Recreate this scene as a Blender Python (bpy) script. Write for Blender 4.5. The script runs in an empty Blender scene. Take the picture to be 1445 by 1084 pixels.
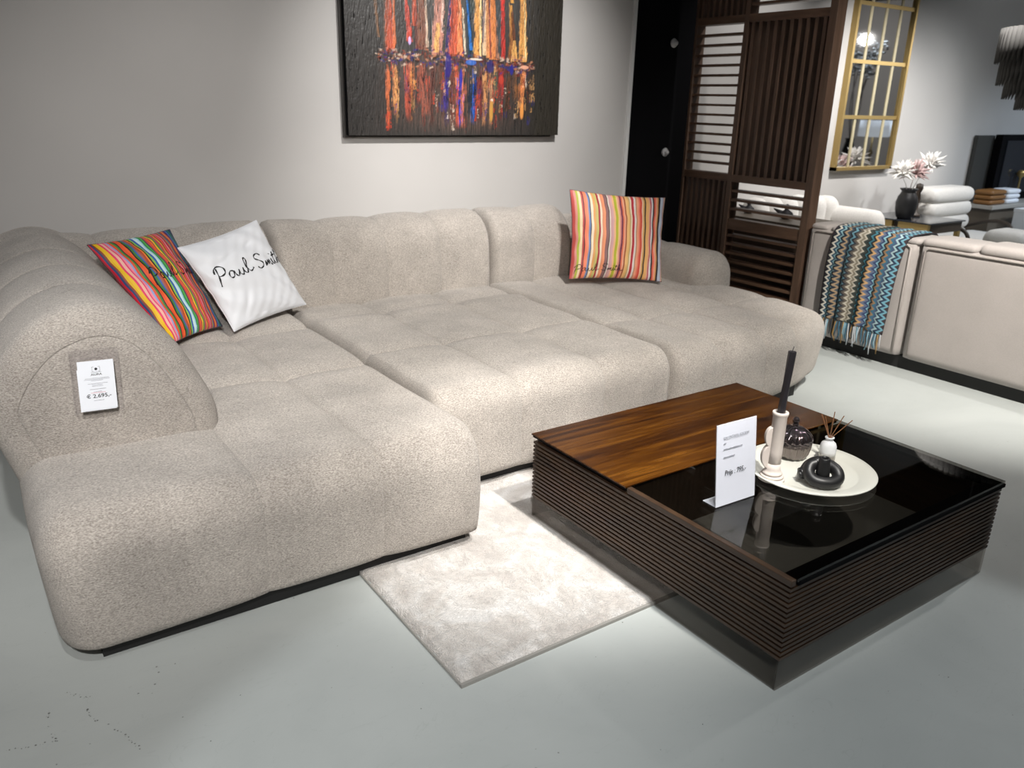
import bpy, math, random
import numpy as np
from mathutils import Vector, Matrix
R = math.radians
random.seed(7); rng = np.random.default_rng(11)
SC = bpy.context.scene
COL = SC.collection

# ------------------------------------------------------------------ camera
F_PX = 1139.86
yaw, pitch, roll = R(35.016), R(19.306), R(1.514)
fw = Vector((math.cos(pitch)*math.sin(yaw), math.cos(pitch)*math.cos(yaw), -math.sin(pitch)))
r0 = Vector((math.cos(yaw), -math.sin(yaw), 0)); u0 = r0.cross(fw)
rt = math.cos(roll)*r0 + math.sin(roll)*u0; up = -math.sin(roll)*r0 + math.cos(roll)*u0
cd = bpy.data.cameras.new('camera'); cam = bpy.data.objects.new('camera', cd); COL.objects.link(cam)
m = Matrix.Identity(4)
for i in range(3):
    m[i][0], m[i][1], m[i][2] = rt[i], up[i], -fw[i]
m[2][3] = 1.5
cam.matrix_world = m
cd.sensor_width = 36; cd.lens = 36*F_PX/1445; cd.clip_start = .05; cd.clip_end = 60
cd.dof.use_dof = True; cd.dof.focus_distance = 2.9; cd.dof.aperture_fstop = 3.5
SC.camera = cam

# ------------------------------------------------------------------ world, lamps, exposure
w = bpy.data.worlds.new('world'); SC.world = w; w.use_nodes = True
w.node_tree.nodes['Background'].inputs[0].default_value = (.5, .52, .55, 1)
w.node_tree.nodes['Background'].inputs[1].default_value = .3
SC.view_settings.view_transform = 'Standard'; SC.view_settings.look = 'None'
SC.view_settings.gamma = 1; SC.view_settings.use_curve_mapping = False
SC.view_settings.exposure = 0.0

def spot(loc, tgt, power, angle=70, blend=.8, size=.04, col=(1, .93, .85)):
    d = bpy.data.lights.new('spot_lamp', 'SPOT'); d.energy = power; d.spot_size = R(angle)
    d.spot_blend = blend; d.shadow_soft_size = size; d.color = col
    o = bpy.data.objects.new('spot_lamp', d); COL.objects.link(o); o.location = loc
    o.rotation_euler = (Vector(tgt)-Vector(loc)).to_track_quat('-Z', 'Y').to_euler()
    return o
def area(loc, tgt, power, sx, sy, col=(1, 1, 1)):
    d = bpy.data.lights.new('area_lamp', 'AREA'); d.shape = 'RECTANGLE'; d.size = sx; d.size_y = sy
    d.energy = power; d.color = col
    o = bpy.data.objects.new('area_lamp', d); COL.objects.link(o); o.location = loc
    o.rotation_euler = (Vector(tgt)-Vector(loc)).to_track_quat('-Z', 'Y').to_euler()
WARM, NEUT, COOL = (1, .95, .88), (1, .97, .94), (.94, .98, 1)
spot((1.25, .55, 3.0), (1.25, .56, 0), 105, 57, .18, .04, COOL)       # down-light over the open floor
spot((1.7, .3, 3.0), (2.2, 2.7, .3), 530, 60, .9, .05, WARM)         # sofa front, rug and price card
spot((-.6, -1.0, 3.0), (.5, 2.5, .6), 480, 60, .9, .06, NEUT)        # arm front and chaise
spot((3.3, 2.2, 3.0), (2.9, 4.5, .9), 20, 75, 1, .06, NEUT)          # back rest and wall below the painting
spot((5.0, 1.2, 3.0), (3.7, 1.9, 0), 115, 75, .8, .05, NEUT)         # floor right of the sofa
spot((3.1, .9, 3.0), (4.65, 2.1, .5), 720, 50, .9, .05, WARM)        # second sofa's back
spot((5.5, 3.3, 3.0), (5.4, 4.6, 1.4), 90, 75, 1, .06, NEUT)         # wall behind the screen
spot((4.3, .9, 3.0), (4.75, 3.3, 1.5), 190, 32, 1, .05, WARM)         # end post of the screen
spot((6.5, 3.1, 3.0), (6.9, 4.5, .5), 400, 85, 1, .06, NEUT)         # wall by the mirror
spot((8.0, 2.4, 3.0), (7.8, 4.0, .6), 170, 90, 1, .08, COOL)
spot((9.4, 2.9, 2.3), (7.2, 4.5, .8), 90, 70, 1, .06, NEUT)          # throws the vase's shadow left on the wall
spot((10.5, 2.2, 3.0), (10.2, 3.4, .5), 270, 90, 1, .1, (.72, .85, 1))
spot((2.6, 2.3, 3.0), (2.85, 4.6, 1.45), 400, 60, 1, .06, NEUT)       # pool on the wall under the painting
spot((1.75, 1.3, 3.0), (1.70, 2.15, 0), 300, 34, .9, .05, NEUT)       # pool on the rug
spot((-.1, .3, 3.0), (.32, 2.7, .6), 240, 34, 1, .05, NEUT)           # tag on the arm
spot((.9, 2.2, 3.0), (1.5, 4.6, 1.0), 75, 62, 1, .08, NEUT)           # left part of the wall
area((2.2, 1.2, 3.05), (2.2, 1.3, 0), 12, 5.5, 4.5, COOL)
spot((11.0, -.2, 3.0), (14.0, .2, 1.4), 150, 100, 1, .1, NEUT)        # far end wall, seen in the mirror
spot((8.8, 1.4, 3.0), (9.4, 4.6, 1.9), 45, 70, 1, .1, COOL)

# ------------------------------------------------------------------ materials
def new_mat(name):
    mt = bpy.data.materials.new(name); mt.use_nodes = True
    nt = mt.node_tree; b = nt.nodes['Principled BSDF']
    return mt, nt, b
def N(nt, typ, **kw):
    n = nt.nodes.new(typ)
    for k, v in kw.items():
        if hasattr(n, k): setattr(n, k, v)
        else: n.inputs[k.replace('_', ' ')].default_value = v
    return n
def simple(name, col, rough=.5, metal=0, **kw):
    mt, nt, b = new_mat(name)
    b.inputs['Base Color'].default_value = (*col, 1); b.inputs['Roughness'].default_value = rough
    b.inputs['Metallic'].default_value = metal
    for k, v in kw.items(): b.inputs[k.replace('_', ' ')].default_value = v
    return mt
def ramp(nt, stops, interp='LINEAR'):
    n = nt.nodes.new('ShaderNodeValToRGB'); n.color_ramp.interpolation = interp
    e = n.color_ramp.elements
    while len(e) > 1: e.remove(e[-1])
    e[0].position = stops[0][0]; e[0].color = (*stops[0][1], 1)
    for p, c in stops[1:]:
        k = e.new(p); k.color = (*c, 1)
    return n
def coords(nt, scale=(1, 1, 1), kind='Object', rot=(0, 0, 0)):
    t = nt.nodes.new('ShaderNodeTexCoord'); mp = nt.nodes.new('ShaderNodeMapping')
    mp.inputs['Scale'].default_value = scale; mp.inputs['Rotation'].default_value = rot
    nt.links.new(t.outputs[kind], mp.inputs[0]); return mp.outputs[0]

def fabric(name, c1, c2, scale=150, bump=.5, patch=.16, dist=.004, sheen=.3):
    mt, nt, b = new_mat(name); L = nt.links.new
    co = coords(nt)
    n1 = N(nt, 'ShaderNodeTexNoise', Scale=scale, Detail=3.0, Roughness=.65); L(coords(nt, (.7, 1, 1.9), rot=(.15, .2, .2)), n1.inputs['Vector'])
    n2 = N(nt, 'ShaderNodeTexNoise', Scale=3.2, Detail=4.0, Roughness=.6); L(co, n2.inputs['Vector'])
    r = ramp(nt, [(.34, c1), (.5, tuple((a+c)/2 for a, c in zip(c1, c2))), (.66, c2)]); L(n1.outputs[0], r.inputs[0])
    mr = N(nt, 'ShaderNodeMapRange'); mr.inputs[1].default_value = .3; mr.inputs[2].default_value = .7
    mr.inputs[3].default_value = 1-patch; mr.inputs[4].default_value = 1+patch; L(n2.outputs[0], mr.inputs[0])
    mx = N(nt, 'ShaderNodeVectorMath', operation='SCALE'); L(r.outputs[0], mx.inputs[0]); L(mr.outputs[0], mx.inputs['Scale'])
    L(mx.outputs[0], b.inputs['Base Color'])
    bp = N(nt, 'ShaderNodeBump', Strength=bump, Distance=dist); L(n1.outputs[0], bp.inputs['Height']); L(bp.outputs[0], b.inputs['Normal'])
    b.inputs['Roughness'].default_value = .95; b.inputs['Specular IOR Level'].default_value = .15
    b.inputs['Sheen Weight'].default_value = sheen; b.inputs['Sheen Roughness'].default_value = .5
    return mt
M = {}
M['boucle'] = fabric('beige_chenille', (.28, .245, .215), (.66, .61, .555), 215, .9, .19, .006)
M['velvet'] = fabric('pale_velvet', (.38, .345, .325), (.45, .415, .395), 260, .15, .06, .002)
M['piping'] = simple('velvet_piping', (.42, .38, .355), .8)
M['white_fab'] = fabric('white_upholstery', (.62, .60, .57), (.72, .70, .67), 90, .1, .03)
M['black'] = simple('black_matte', (.003, .003, .004), .9, Specular_IOR_Level=.1)
M['plinth'] = simple('plinth_black', (.008, .008, .008), .6)
M['paper'] = simple('paper', (.86, .89, .95), .5)
M['ink'] = simple('ink', (.02, .02, .025), .6)
M['greyink'] = simple('grey_ink', (.28, .29, .33), .7)
M['redink'] = simple('red_ink', (.6, .03, .06), .6)
M['thread'] = simple('black_thread', (.008, .008, .01), .8)
M['tray'] = simple('cream_enamel', (.68, .68, .62), .35)
M['ceramic'] = simple('pale_ceramic', (.66, .59, .54), .55)
M['blackcer'] = simple('black_ceramic', (.012, .012, .013), .42)
M['candle'] = simple('candle_wax', (.016, .014, .018), .5)
M['gold'] = simple('brushed_gold', (.46, .33, .13), .42, .7)
M['goldbar'] = simple('pale_gold_bar', (.52, .46, .30), .5, .3)
M['mirror'] = simple('mirror_silver', (.62, .62, .62), .03, 1)
M['darkmirror'] = simple('dark_gloss', (.03, .035, .045), .1, .3)
M['lampwhite'] = simple('lamp_shade_white', (.8, .82, .85), .7)
M['white'] = simple('white_gloss', (.75, .75, .74), .3)
M['darkwood'] = simple('dark_wood', (.05, .035, .025), .5)
M['taupe'] = simple('taupe_wood', (.13, .105, .08), .5)
M['brown'] = simple('cognac', (.24, .11, .03), .5)
M['hook'] = simple('hook_white', (.6, .6, .62), .25)
M['cord'] = simple('cord', (.12, .09, .05), .6)
M['chrome'] = simple('chrome', (.7, .7, .72), .12, 1)

def thin_glass(name, tint, gloss=1.45, rough=.0):
    mt = bpy.data.materials.new(name); mt.use_nodes = True; nt = mt.node_tree
    nt.nodes.remove(nt.nodes['Principled BSDF']); out = nt.nodes['Material Output']
    tr = N(nt, 'ShaderNodeBsdfTransparent'); tr.inputs[0].default_value = (*tint, 1)
    gl = N(nt, 'ShaderNodeBsdfGlossy'); gl.inputs['Roughness'].default_value = rough; gl.inputs[0].default_value = (1, 1, 1, 1)
    lw = N(nt, 'ShaderNodeLayerWeight'); lw.inputs[0].default_value = .5      # 'Facing' is the same from both sides of a pane
    pw = N(nt, 'ShaderNodeMath', operation='POWER'); pw.inputs[1].default_value = 5; nt.links.new(lw.outputs['Facing'], pw.inputs[0])
    f0 = ((gloss-1)/(gloss+1))**2
    fr = N(nt, 'ShaderNodeMath', operation='MULTIPLY_ADD'); fr.inputs[1].default_value = 1-f0; fr.inputs[2].default_value = f0; nt.links.new(pw.outputs[0], fr.inputs[0])
    mx = N(nt, 'ShaderNodeMixShader')
    nt.links.new(fr.outputs[0], mx.inputs[0]); nt.links.new(tr.outputs[0], mx.inputs[1]); nt.links.new(gl.outputs[0], mx.inputs[2])
    nt.links.new(mx.outputs[0], out.inputs[0]); return mt
M['smoke'] = thin_glass('smoked_glass', (.74, .72, .70), 1.3)
M['smoketop'] = thin_glass('black_glass', (.60, .59, .57), 1.5)
M['clear'] = thin_glass('clear_plastic', (.96, .96, .97), 1.35, .08)
M['bagplastic'] = thin_glass('bag_plastic', (.985, .982, .988), 1.5, .12)
M['crystal'] = thin_glass('crystal', (.78, .78, .80), 1.5)

def jar_glass():
    mt, nt, b = new_mat('smoky_cut_glass')
    b.inputs['Base Color'].default_value = (.36, .31, .29, 1); b.inputs['Roughness'].default_value = .05
    b.inputs['Metallic'].default_value = .35; b.inputs['Transmission Weight'].default_value = .75; b.inputs['IOR'].default_value = 1.3
    return mt
M['jar'] = jar_glass()
M['lid'] = simple('mirrored_glass', (.13, .11, .115), .05, .9)
M['wax'] = simple('pale_wax', (.42, .38, .33), .6)

def wall_mat():
    mt, nt, b = new_mat('painted_plaster'); L = nt.links.new
    n = N(nt, 'ShaderNodeTexNoise', Scale=1.1, Detail=3.0); L(coords(nt), n.inputs['Vector'])
    r = ramp(nt, [(.35, (.51, .495, .48)), (.65, (.545, .53, .515))]); L(n.outputs[0], r.inputs[0]); L(r.outputs[0], b.inputs['Base Color'])
    n2 = N(nt, 'ShaderNodeTexNoise', Scale=180.0, Detail=2.0); L(coords(nt), n2.inputs['Vector'])
    bp = N(nt, 'ShaderNodeBump', Strength=.05, Distance=.001); L(n2.outputs[0], bp.inputs['Height']); L(bp.outputs[0], b.inputs['Normal'])
    b.inputs['Roughness'].default_value = .75; return mt
M['wall'] = wall_mat()
def floor_mat():
    mt, nt, b = new_mat('painted_concrete'); L = nt.links.new
    n = N(nt, 'ShaderNodeTexNoise', Scale=1.3, Detail=6.0, Roughness=.6, Distortion=.6); L(coords(nt), n.inputs['Vector'])
    r = ramp(nt, [(.3, (.43, .46, .45)), (.5, (.47, .50, .49)), (.7, (.50, .53, .515))]); L(n.outputs[0], r.inputs[0])
    # fine scratches
    n2 = N(nt, 'ShaderNodeTexNoise', Scale=2.2, Detail=3.0, Distortion=2.5); L(coords(nt, (1, 3.2, 1), rot=(0, 0, .9)), n2.inputs['Vector'])
    r2 = ramp(nt, [(.497, (1, 1, 1)), (.4995, (.84, .85, .84)), (.502, (1, 1, 1))]); L(n2.outputs[0], r2.inputs[0])
    mx = N(nt, 'ShaderNodeMix', data_type='RGBA', blend_type='MULTIPLY'); mx.inputs[0].default_value = .6
    L(r.outputs[0], mx.inputs[6]); L(r2.outputs[0], mx.inputs[7])
    # dark speckles gathered in patches
    v = N(nt, 'ShaderNodeTexVoronoi', Scale=38.0); L(coords(nt), v.inputs['Vector'])
    n3 = N(nt, 'ShaderNodeTexNoise', Scale=1.9, Detail=5.0, Distortion=1.5); L(coords(nt, (1.6, .8, 1), rot=(0, 0, .5)), n3.inputs['Vector'])
    a = N(nt, 'ShaderNodeMath', operation='LESS_THAN'); a.inputs[1].default_value = .11; L(v.outputs['Distance'], a.inputs[0])
    c = N(nt, 'ShaderNodeMath', operation='GREATER_THAN'); c.inputs[1].default_value = .675; L(n3.outputs[0], c.inputs[0])
    d = N(nt, 'ShaderNodeMath', operation='MULTIPLY'); L(a.outputs[0], d.inputs[0]); L(c.outputs[0], d.inputs[1])
    mx2 = N(nt, 'ShaderNodeMix', data_type='RGBA'); L(d.outputs[0], mx2.inputs[0]); L(mx.outputs[2], mx2.inputs[6]); mx2.inputs[7].default_value = (.2, .21, .2, 1)
    L(mx2.outputs[2], b.inputs['Base Color'])
    b.inputs['Roughness'].default_value = .42; b.inputs['Specular IOR Level'].default_value = .35
    bp = N(nt, 'ShaderNodeBump', Strength=.12, Distance=.01); L(n.outputs[0], bp.inputs['Height']); L(bp.outputs[0], b.inputs['Normal'])
    return mt
M['floor'] = floor_mat()
def wood_mat(name, cols, sc=(1, 14, 14), rough=.35, scale=3.0, spec=.5, coat=0):
    mt, nt, b = new_mat(name); L = nt.links.new
    n = N(nt, 'ShaderNodeTexNoise', Scale=scale, Detail=8.0, Roughness=.62, Distortion=.7); L(coords(nt, sc), n.inputs['Vector'])
    k = len(cols); r = ramp(nt, [(.32+.36*i/(k-1), c) for i, c in enumerate(cols)]); L(n.outputs[0], r.inputs[0]); L(r.outputs[0], b.inputs['Base Color'])
    b.inputs['Roughness'].default_value = rough; b.inputs['Specular IOR Level'].default_value = spec; b.inputs['Coat Weight'].default_value = coat
    return mt
M['tabletop'] = wood_mat('amber_walnut', [(.012, .003, .0006), (.040, .012, .0012), (.070, .023, .002), (.12, .045, .005)], (1, 12, 12), .26, 2.0)
M['slat'] = wood_mat('dark_walnut_slats', [(.022, .012, .007), (.048, .026, .014), (.07, .037, .018)], (2, 2, 26), .42, 2.5)
M['screen'] = wood_mat('walnut_screen', [(.075, .043, .028), (.115, .068, .045), (.15, .09, .062)], (9, 9, 1), .5, 2.2)
M['board'] = wood_mat('walnut_board', [(.075, .04, .024), (.12, .066, .04), (.16, .09, .055)], (9, 1, 9), .5, 2.2)

def rug_mat():
    mt, nt, b = new_mat('cream_pile'); L = nt.links.new
    n = N(nt, 'ShaderNodeTexNoise', Scale=5.5, Detail=5.0, Roughness=.6, Distortion=1.0); L(coords(nt), n.inputs['Vector'])
    r = ramp(nt, [(.34, (.46, .42, .39)), (.5, (.58, .545, .51)), (.64, (.72, .70, .68))]); L(n.outputs[0], r.inputs[0]); L(r.outputs[0], b.inputs['Base Color'])
    n2 = N(nt, 'ShaderNodeTexNoise', Scale=22.0, Detail=2.0, Distortion=2.6); L(coords(nt), n2.inputs['Vector'])
    n3 = N(nt, 'ShaderNodeTexNoise', Scale=220.0, Detail=2.0); L(coords(nt), n3.inputs['Vector'])
    wv = N(nt, 'ShaderNodeMath', operation='MULTIPLY'); wv.inputs[1].default_value = 40; L(n2.outputs[0], wv.inputs[0])
    sn = N(nt, 'ShaderNodeMath', operation='SINE'); L(wv.outputs[0], sn.inputs[0])
    ad = N(nt, 'ShaderNodeMath', operation='MULTIPLY_ADD'); ad.inputs[1].default_value = .35; L(sn.outputs[0], ad.inputs[0]); L(n3.outputs[0], ad.inputs[2])
    bp = N(nt, 'ShaderNodeBump', Strength=.8, Distance=.005); L(ad.outputs[0], bp.inputs['Height']); L(bp.outputs[0], b.inputs['Normal'])
    b.inputs['Roughness'].default_value = .9; b.inputs['Sheen Weight'].default_value = .5; return mt
M['rug'] = rug_mat()

def hexc(s):
    c = [int(s[i:i+2], 16)/255 for i in (0, 2, 4)]
    return tuple(x/12.92 if x <= .04045 else ((x+.055)/1.055)**2.4 for x in c)
def stripes_mat(name, seq, wobble=0.0):
    """sharp stripes across U of the uv map; seq = [(hex, width)...]"""
    mt, nt, b = new_mat(name); L = nt.links.new
    tot = sum(x[1] for x in seq); pos = 0; st = []
    for h, wd in seq: st.append((pos/tot, hexc(h))); pos += wd
    uv = nt.nodes.new('ShaderNodeTexCoord'); sp = N(nt, 'ShaderNodeSeparateXYZ'); L(uv.outputs['UV'], sp.inputs[0])
    src = sp.outputs[0]
    if wobble:
        n = N(nt, 'ShaderNodeTexNoise', Scale=2.5, Detail=1.0); L(uv.outputs['UV'], n.inputs['Vector'])
        ma = N(nt, 'ShaderNodeMath', operation='MULTIPLY_ADD'); ma.inputs[1].default_value = wobble; L(n.outputs[0], ma.inputs[0]); L(sp.outputs[0], ma.inputs[2])
        sb = N(nt, 'ShaderNodeMath', operation='SUBTRACT'); sb.inputs[1].default_value = wobble/2; L(ma.outputs[0], sb.inputs[0]); src = sb.outputs[0]
    prev = None; K = 28
    for c0 in range(0, len(st), K):
        ch = st[c0:c0+K]
        r = ramp(nt, ch, 'CONSTANT'); L(src, r.inputs[0])
        if prev is None: prev = r.outputs[0]
        else:
            g = N(nt, 'ShaderNodeMath', operation='GREATER_THAN'); g.inputs[1].default_value = ch[0][0]; L(src, g.inputs[0])
            mx = N(nt, 'ShaderNodeMix', data_type='RGBA'); L(g.outputs[0], mx.inputs[0]); L(prev, mx.inputs[6]); L(r.outputs[0], mx.inputs[7]); prev = mx.outputs[2]
    L(prev, b.inputs['Base Color'])
    b.inputs['Roughness'].default_value = .6; b.inputs['Sheen Weight'].default_value = .1
    return mt

# ------------------------------------------------------------------ object helpers
def link(name, me, mat=None, parent=None, smooth=False):
    if smooth:
        me.polygons.foreach_set('use_smooth', [True]*len(me.polygons))
    o = bpy.data.objects.new(name, me); COL.objects.link(o)
    if mat is not None: me.materials.append(mat)
    if parent is not None: o.parent = parent
    return o
def mesh(name, v, f, mat=None, parent=None, smooth=False):
    me = bpy.data.meshes.new(name); me.from_pydata([tuple(map(float, p)) for p in v], [], [tuple(map(int, q)) for q in f]); me.update()
    return link(name, me, mat, parent, smooth)
def tag(o, label, cat, group=None):
    o['label'] = label; o['category'] = cat
    if group: o['group'] = group
    return o
def thing(name, label, cat, loc=(0, 0, 0), rz=0, group=None):
    o = bpy.data.objects.new(name, None); COL.objects.link(o); o.location = loc; o.rotation_euler = (0, 0, rz)
    o.empty_display_size = .1
    return tag(o, label, cat, group)
def structure(o): o['kind'] = 'structure'; return o
class MB:
    def __init__(s): s.v = []; s.f = []
    def add(s, v, f):
        k = len(s.v); s.v += [tuple(p) for p in v]; s.f += [tuple(i+k for i in q) for q in f]; return s
    def box(s, x0, x1, y0, y1, z0, z1):
        v = [(x, y, z) for z in (z0, z1) for y in (y0, y1) for x in (x0, x1)]
        return s.add(v, [(0, 2, 3, 1), (4, 5, 7, 6), (0, 1, 5, 4), (2, 6, 7, 3), (0, 4, 6, 2), (1, 3, 7, 5)])
    def tube(s, pts, r, n=10, cap=True, closed=False):
        pts = [Vector(p) for p in pts]; k = len(pts); rs = r if isinstance(r, (list, tuple)) else [r]*k
        t0 = (pts[1]-pts[0]).normalized(); a = Vector((0, 0, 1)) if abs(t0.z) < .9 else Vector((1, 0, 0))
        nrm = t0.cross(a).normalized(); V = []
        for i in range(k):
            if closed: t = (pts[(i+1) % k]-pts[i-1]).normalized()
            else: t = (pts[min(i+1, k-1)]-pts[max(i-1, 0)]).normalized()
            nrm = (nrm - t*nrm.dot(t)).normalized(); bn = t.cross(nrm)
            for j in range(n):
                th = 2*math.pi*j/n; V.append(pts[i]+(nrm*math.cos(th)+bn*math.sin(th))*rs[i])
        Fc = []
        for i in range(k if closed else k-1):
            for j in range(n):
                a0 = i*n+j; a1 = i*n+(j+1) % n; i2 = (i+1) % k
                Fc.append((a0, a1, i2*n+(j+1) % n, i2*n+j))
        if cap and not closed: Fc += [tuple(reversed(range(n))), tuple(range((k-1)*n, k*n))]
        return s.add(V, Fc)
    def lathe(s, prof, n=48, c=(0, 0, 0), flute=None, tilt=None):
        V = []; k = len(prof)
        for i, (r, z) in enumerate(prof):
            for j in range(n):
                th = 2*math.pi*j/n; rr = r
                if flute: rr = r*(1+flute(i, th, z))
                p = Vector((rr*math.cos(th), rr*math.sin(th), z))
                if tilt: p = tilt @ p
                V.append(p+Vector(c))
        Fc = [(i*n+j, i*n+(j+1) % n, (i+1)*n+(j+1) % n, (i+1)*n+j) for i in range(k-1) for j in range(n)]
        if prof[0][0] > 1e-5: Fc.append(tuple(reversed(range(n))))
        if prof[-1][0] > 1e-5: Fc.append(tuple(range((k-1)*n, k*n)))
        return s.add(V, Fc)
    def build(s, name, mat=None, parent=None, smooth=False, bevel=0):
        o = mesh(name, s.v, s.f, mat, parent, smooth)
        if bevel:
            b = o.modifiers.new('bevel', 'BEVEL'); b.width = bevel; b.segments = 2; b.limit_method = 'ANGLE'
        return o

def lin(a, b, step, extra=(), eps=.005):
    n = max(2, int(round((b-a)/step))); xs = list(np.linspace(a, b, n+1))
    for e in extra:
        if a+.01 < e < b-.01:
            xs = [x for x in xs if abs(x-e) > eps*2.2] + [e-eps*1.6, e-eps*.5, e, e+eps*.5, e+eps*1.6]
    return np.array(sorted(xs))
def rbox(name, lo, hi, r, mat, parent, step=.025, disp=None, ex=((), (), ()), warp=None, uv=None):
    """rounded cushion block: per-axis corner radii, then displacement along the normal"""
    lo = np.array(lo, float); hi = np.array(hi, float)
    rl = np.array([x[0] if isinstance(x, tuple) else x for x in r], float); rh = np.array([x[1] if isinstance(x, tuple) else x for x in r], float)
    sc = np.minimum(1, (hi-lo)*.998/(rl+rh)); rl *= sc; rh *= sc
    ax = [lin(lo[i], hi[i], step, ex[i]) for i in range(3)]; n = [len(a) for a in ax]
    idx = {}; P = []; Fc = []
    def vid(i, j, k):
        q = (i, j, k)
        if q not in idx: idx[q] = len(P); P.append((ax[0][i], ax[1][j], ax[2][k]))
        return idx[q]
    for k, fl in ((0, 1), (n[2]-1, 0)):
        for i in range(n[0]-1):
            for j in range(n[1]-1):
                q = [vid(i, j, k), vid(i+1, j, k), vid(i+1, j+1, k), vid(i, j+1, k)]; Fc.append(q[::-1] if fl else q)
    for j, fl in ((0, 0), (n[1]-1, 1)):
        for i in range(n[0]-1):
            for k in range(n[2]-1):
                q = [vid(i, j, k), vid(i+1, j, k), vid(i+1, j, k+1), vid(i, j, k+1)]; Fc.append(q[::-1] if fl else q)
    for i, fl in ((0, 1), (n[0]-1, 0)):
        for j in range(n[1]-1):
            for k in range(n[2]-1):
                q = [vid(i, j, k), vid(i, j+1, k), vid(i, j+1, k+1), vid(i, j, k+1)]; Fc.append(q[::-1] if fl else q)
    P = np.array(P); q = np.clip(P, lo+rl, hi-rh); d = P-q; r = np.where(d < 0, rl, rh); d = d/r
    ln = np.linalg.norm(d, axis=1, keepdims=True); dn = d/np.maximum(ln, 1e-9)
    P2 = q+dn*r; nn = dn/r; nn /= np.maximum(np.linalg.norm(nn, axis=1, keepdims=True), 1e-9)
    if disp is not None: P2 = P2+nn*disp(P2, nn)[:, None]
    if warp is not None: P2 = warp(P2)
    return mesh(name, P2, Fc, mat, parent, True)
def channel(u, seams, soft=.012, crisp=.006):
    """height offset near seams: soft dip + crisp crease"""
    o = np.zeros_like(u)
    for s in seams:
        o -= soft*np.exp(-(np.abs(u-s)/.055)**1.2)+crisp*np.exp(-((u-s)/.004)**2)
    return o

def text_on(parent, body, size, loc, rot, mat, name='printed_text', align='LEFT', thick=0.0002, shear=0, sx=1, bold=0):
    cu = bpy.data.curves.new('t', 'FONT'); cu.body = body; cu.size = size; cu.align_x = align; cu.extrude = thick; cu.shear = shear; cu.offset = bold
    o = bpy.data.objects.new('t', cu); COL.objects.link(o)
    dg = bpy.context.evaluated_depsgraph_get(); me = bpy.data.meshes.new_from_object(o.evaluated_get(dg))
    bpy.data.objects.remove(o); bpy.data.curves.remove(cu)
    if sx != 1:
        for v in me.vertices: v.co.x *= sx
    t = link(name, me, None, parent); me.materials.clear(); me.materials.append(mat)
    t.location = loc; t.rotation_euler = rot
    return t

# ------------------------------------------------------------------ room
fb = MB().box(-3.2, 14, -3.2, 4.7, -.1, 0); k_box = len(fb.f); rc = random.Random(21)
for line in ([(.006, 2.03), (-.012, 1.98), (.0, 1.93), (.008, 1.90), (-.09, 1.93), (-.18, 1.97)], [(.085, 1.985), (.085, 1.94), (.10, 1.92), (.125, 1.885), (.14, 1.85), (.155, 1.81), (.17, 1.76)], [(.05, 2.08), (.075, 2.04), (.11, 2.02)]):
    for (xa, ya_), (xb, yb) in zip(line[:-1], line[1:]):
        m_ = int(math.hypot(xb-xa, yb-ya_)/.0045)
        for q in range(m_):
            if rc.random() < .45: continue
            t = q/m_; x, y = xa+(xb-xa)*t+rc.gauss(0, .0022), ya_+(yb-ya_)*t+rc.gauss(0, .0022); r_ = rc.uniform(.0006, .0022)*(1.7 if rc.random() < .12 else 1)
            fb.add([(x+r_*rc.uniform(.6, 1.5)*math.cos(a*1.047), y+r_*rc.uniform(.5, 1.2)*math.sin(a*1.047), .0004) for a in range(6)], [tuple(range(6))])
for q in range(170):                                                   # loose specks of worn paint
    x, y = rc.uniform(-.6, 4.2), rc.uniform(.2, 2.6); r_ = rc.uniform(.0005, .0018)
    fb.add([(x+r_*rc.uniform(.5, 2)*math.cos(a*1.047), y+r_*rc.uniform(.5, 1.3)*math.sin(a*1.047), .0004) for a in range(6)], [tuple(range(6))])
fl_ = structure(fb.build('floor', M['floor'])); fl_.data.materials.append(simple('worn_paint', (.06, .06, .055), .8))
for p_ in list(fl_.data.polygons)[k_box:]: p_.material_index = 1
structure(MB().box(-3.2, 4.18, 4.6, 4.75, 0, 3.3).build('wall_back', M['wall']))
structure(MB().box(4.195, 4.86, 4.62, 4.75, 0, 3.3).build('wall_recess', M['black']))
structure(MB().box(4.86, 14, 4.6, 4.75, 0, 3.3).build('wall_rear', M['wall']))
structure(MB().box(4.165, 4.195, 4.585, 4.61, 0, 3.3).build('trim_1', M['white']))
structure(MB().box(-3.3, -3.2, -3.2, 4.75, 0, 3.3).build('wall_left', M['wall']))
structure(MB().box(14, 14.1, -3.2, 4.75, 0, 3.3).build('wall_right', M['wall']))
structure(MB().box(-3.2, 14, -3.3, -3.2, 0, 3.3).build('wall_front', M['wall']))
structure(MB().box(-3.3, 14.1, -3.3, 4.75, 3.3, 3.4).build('ceiling', M['black']))

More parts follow.
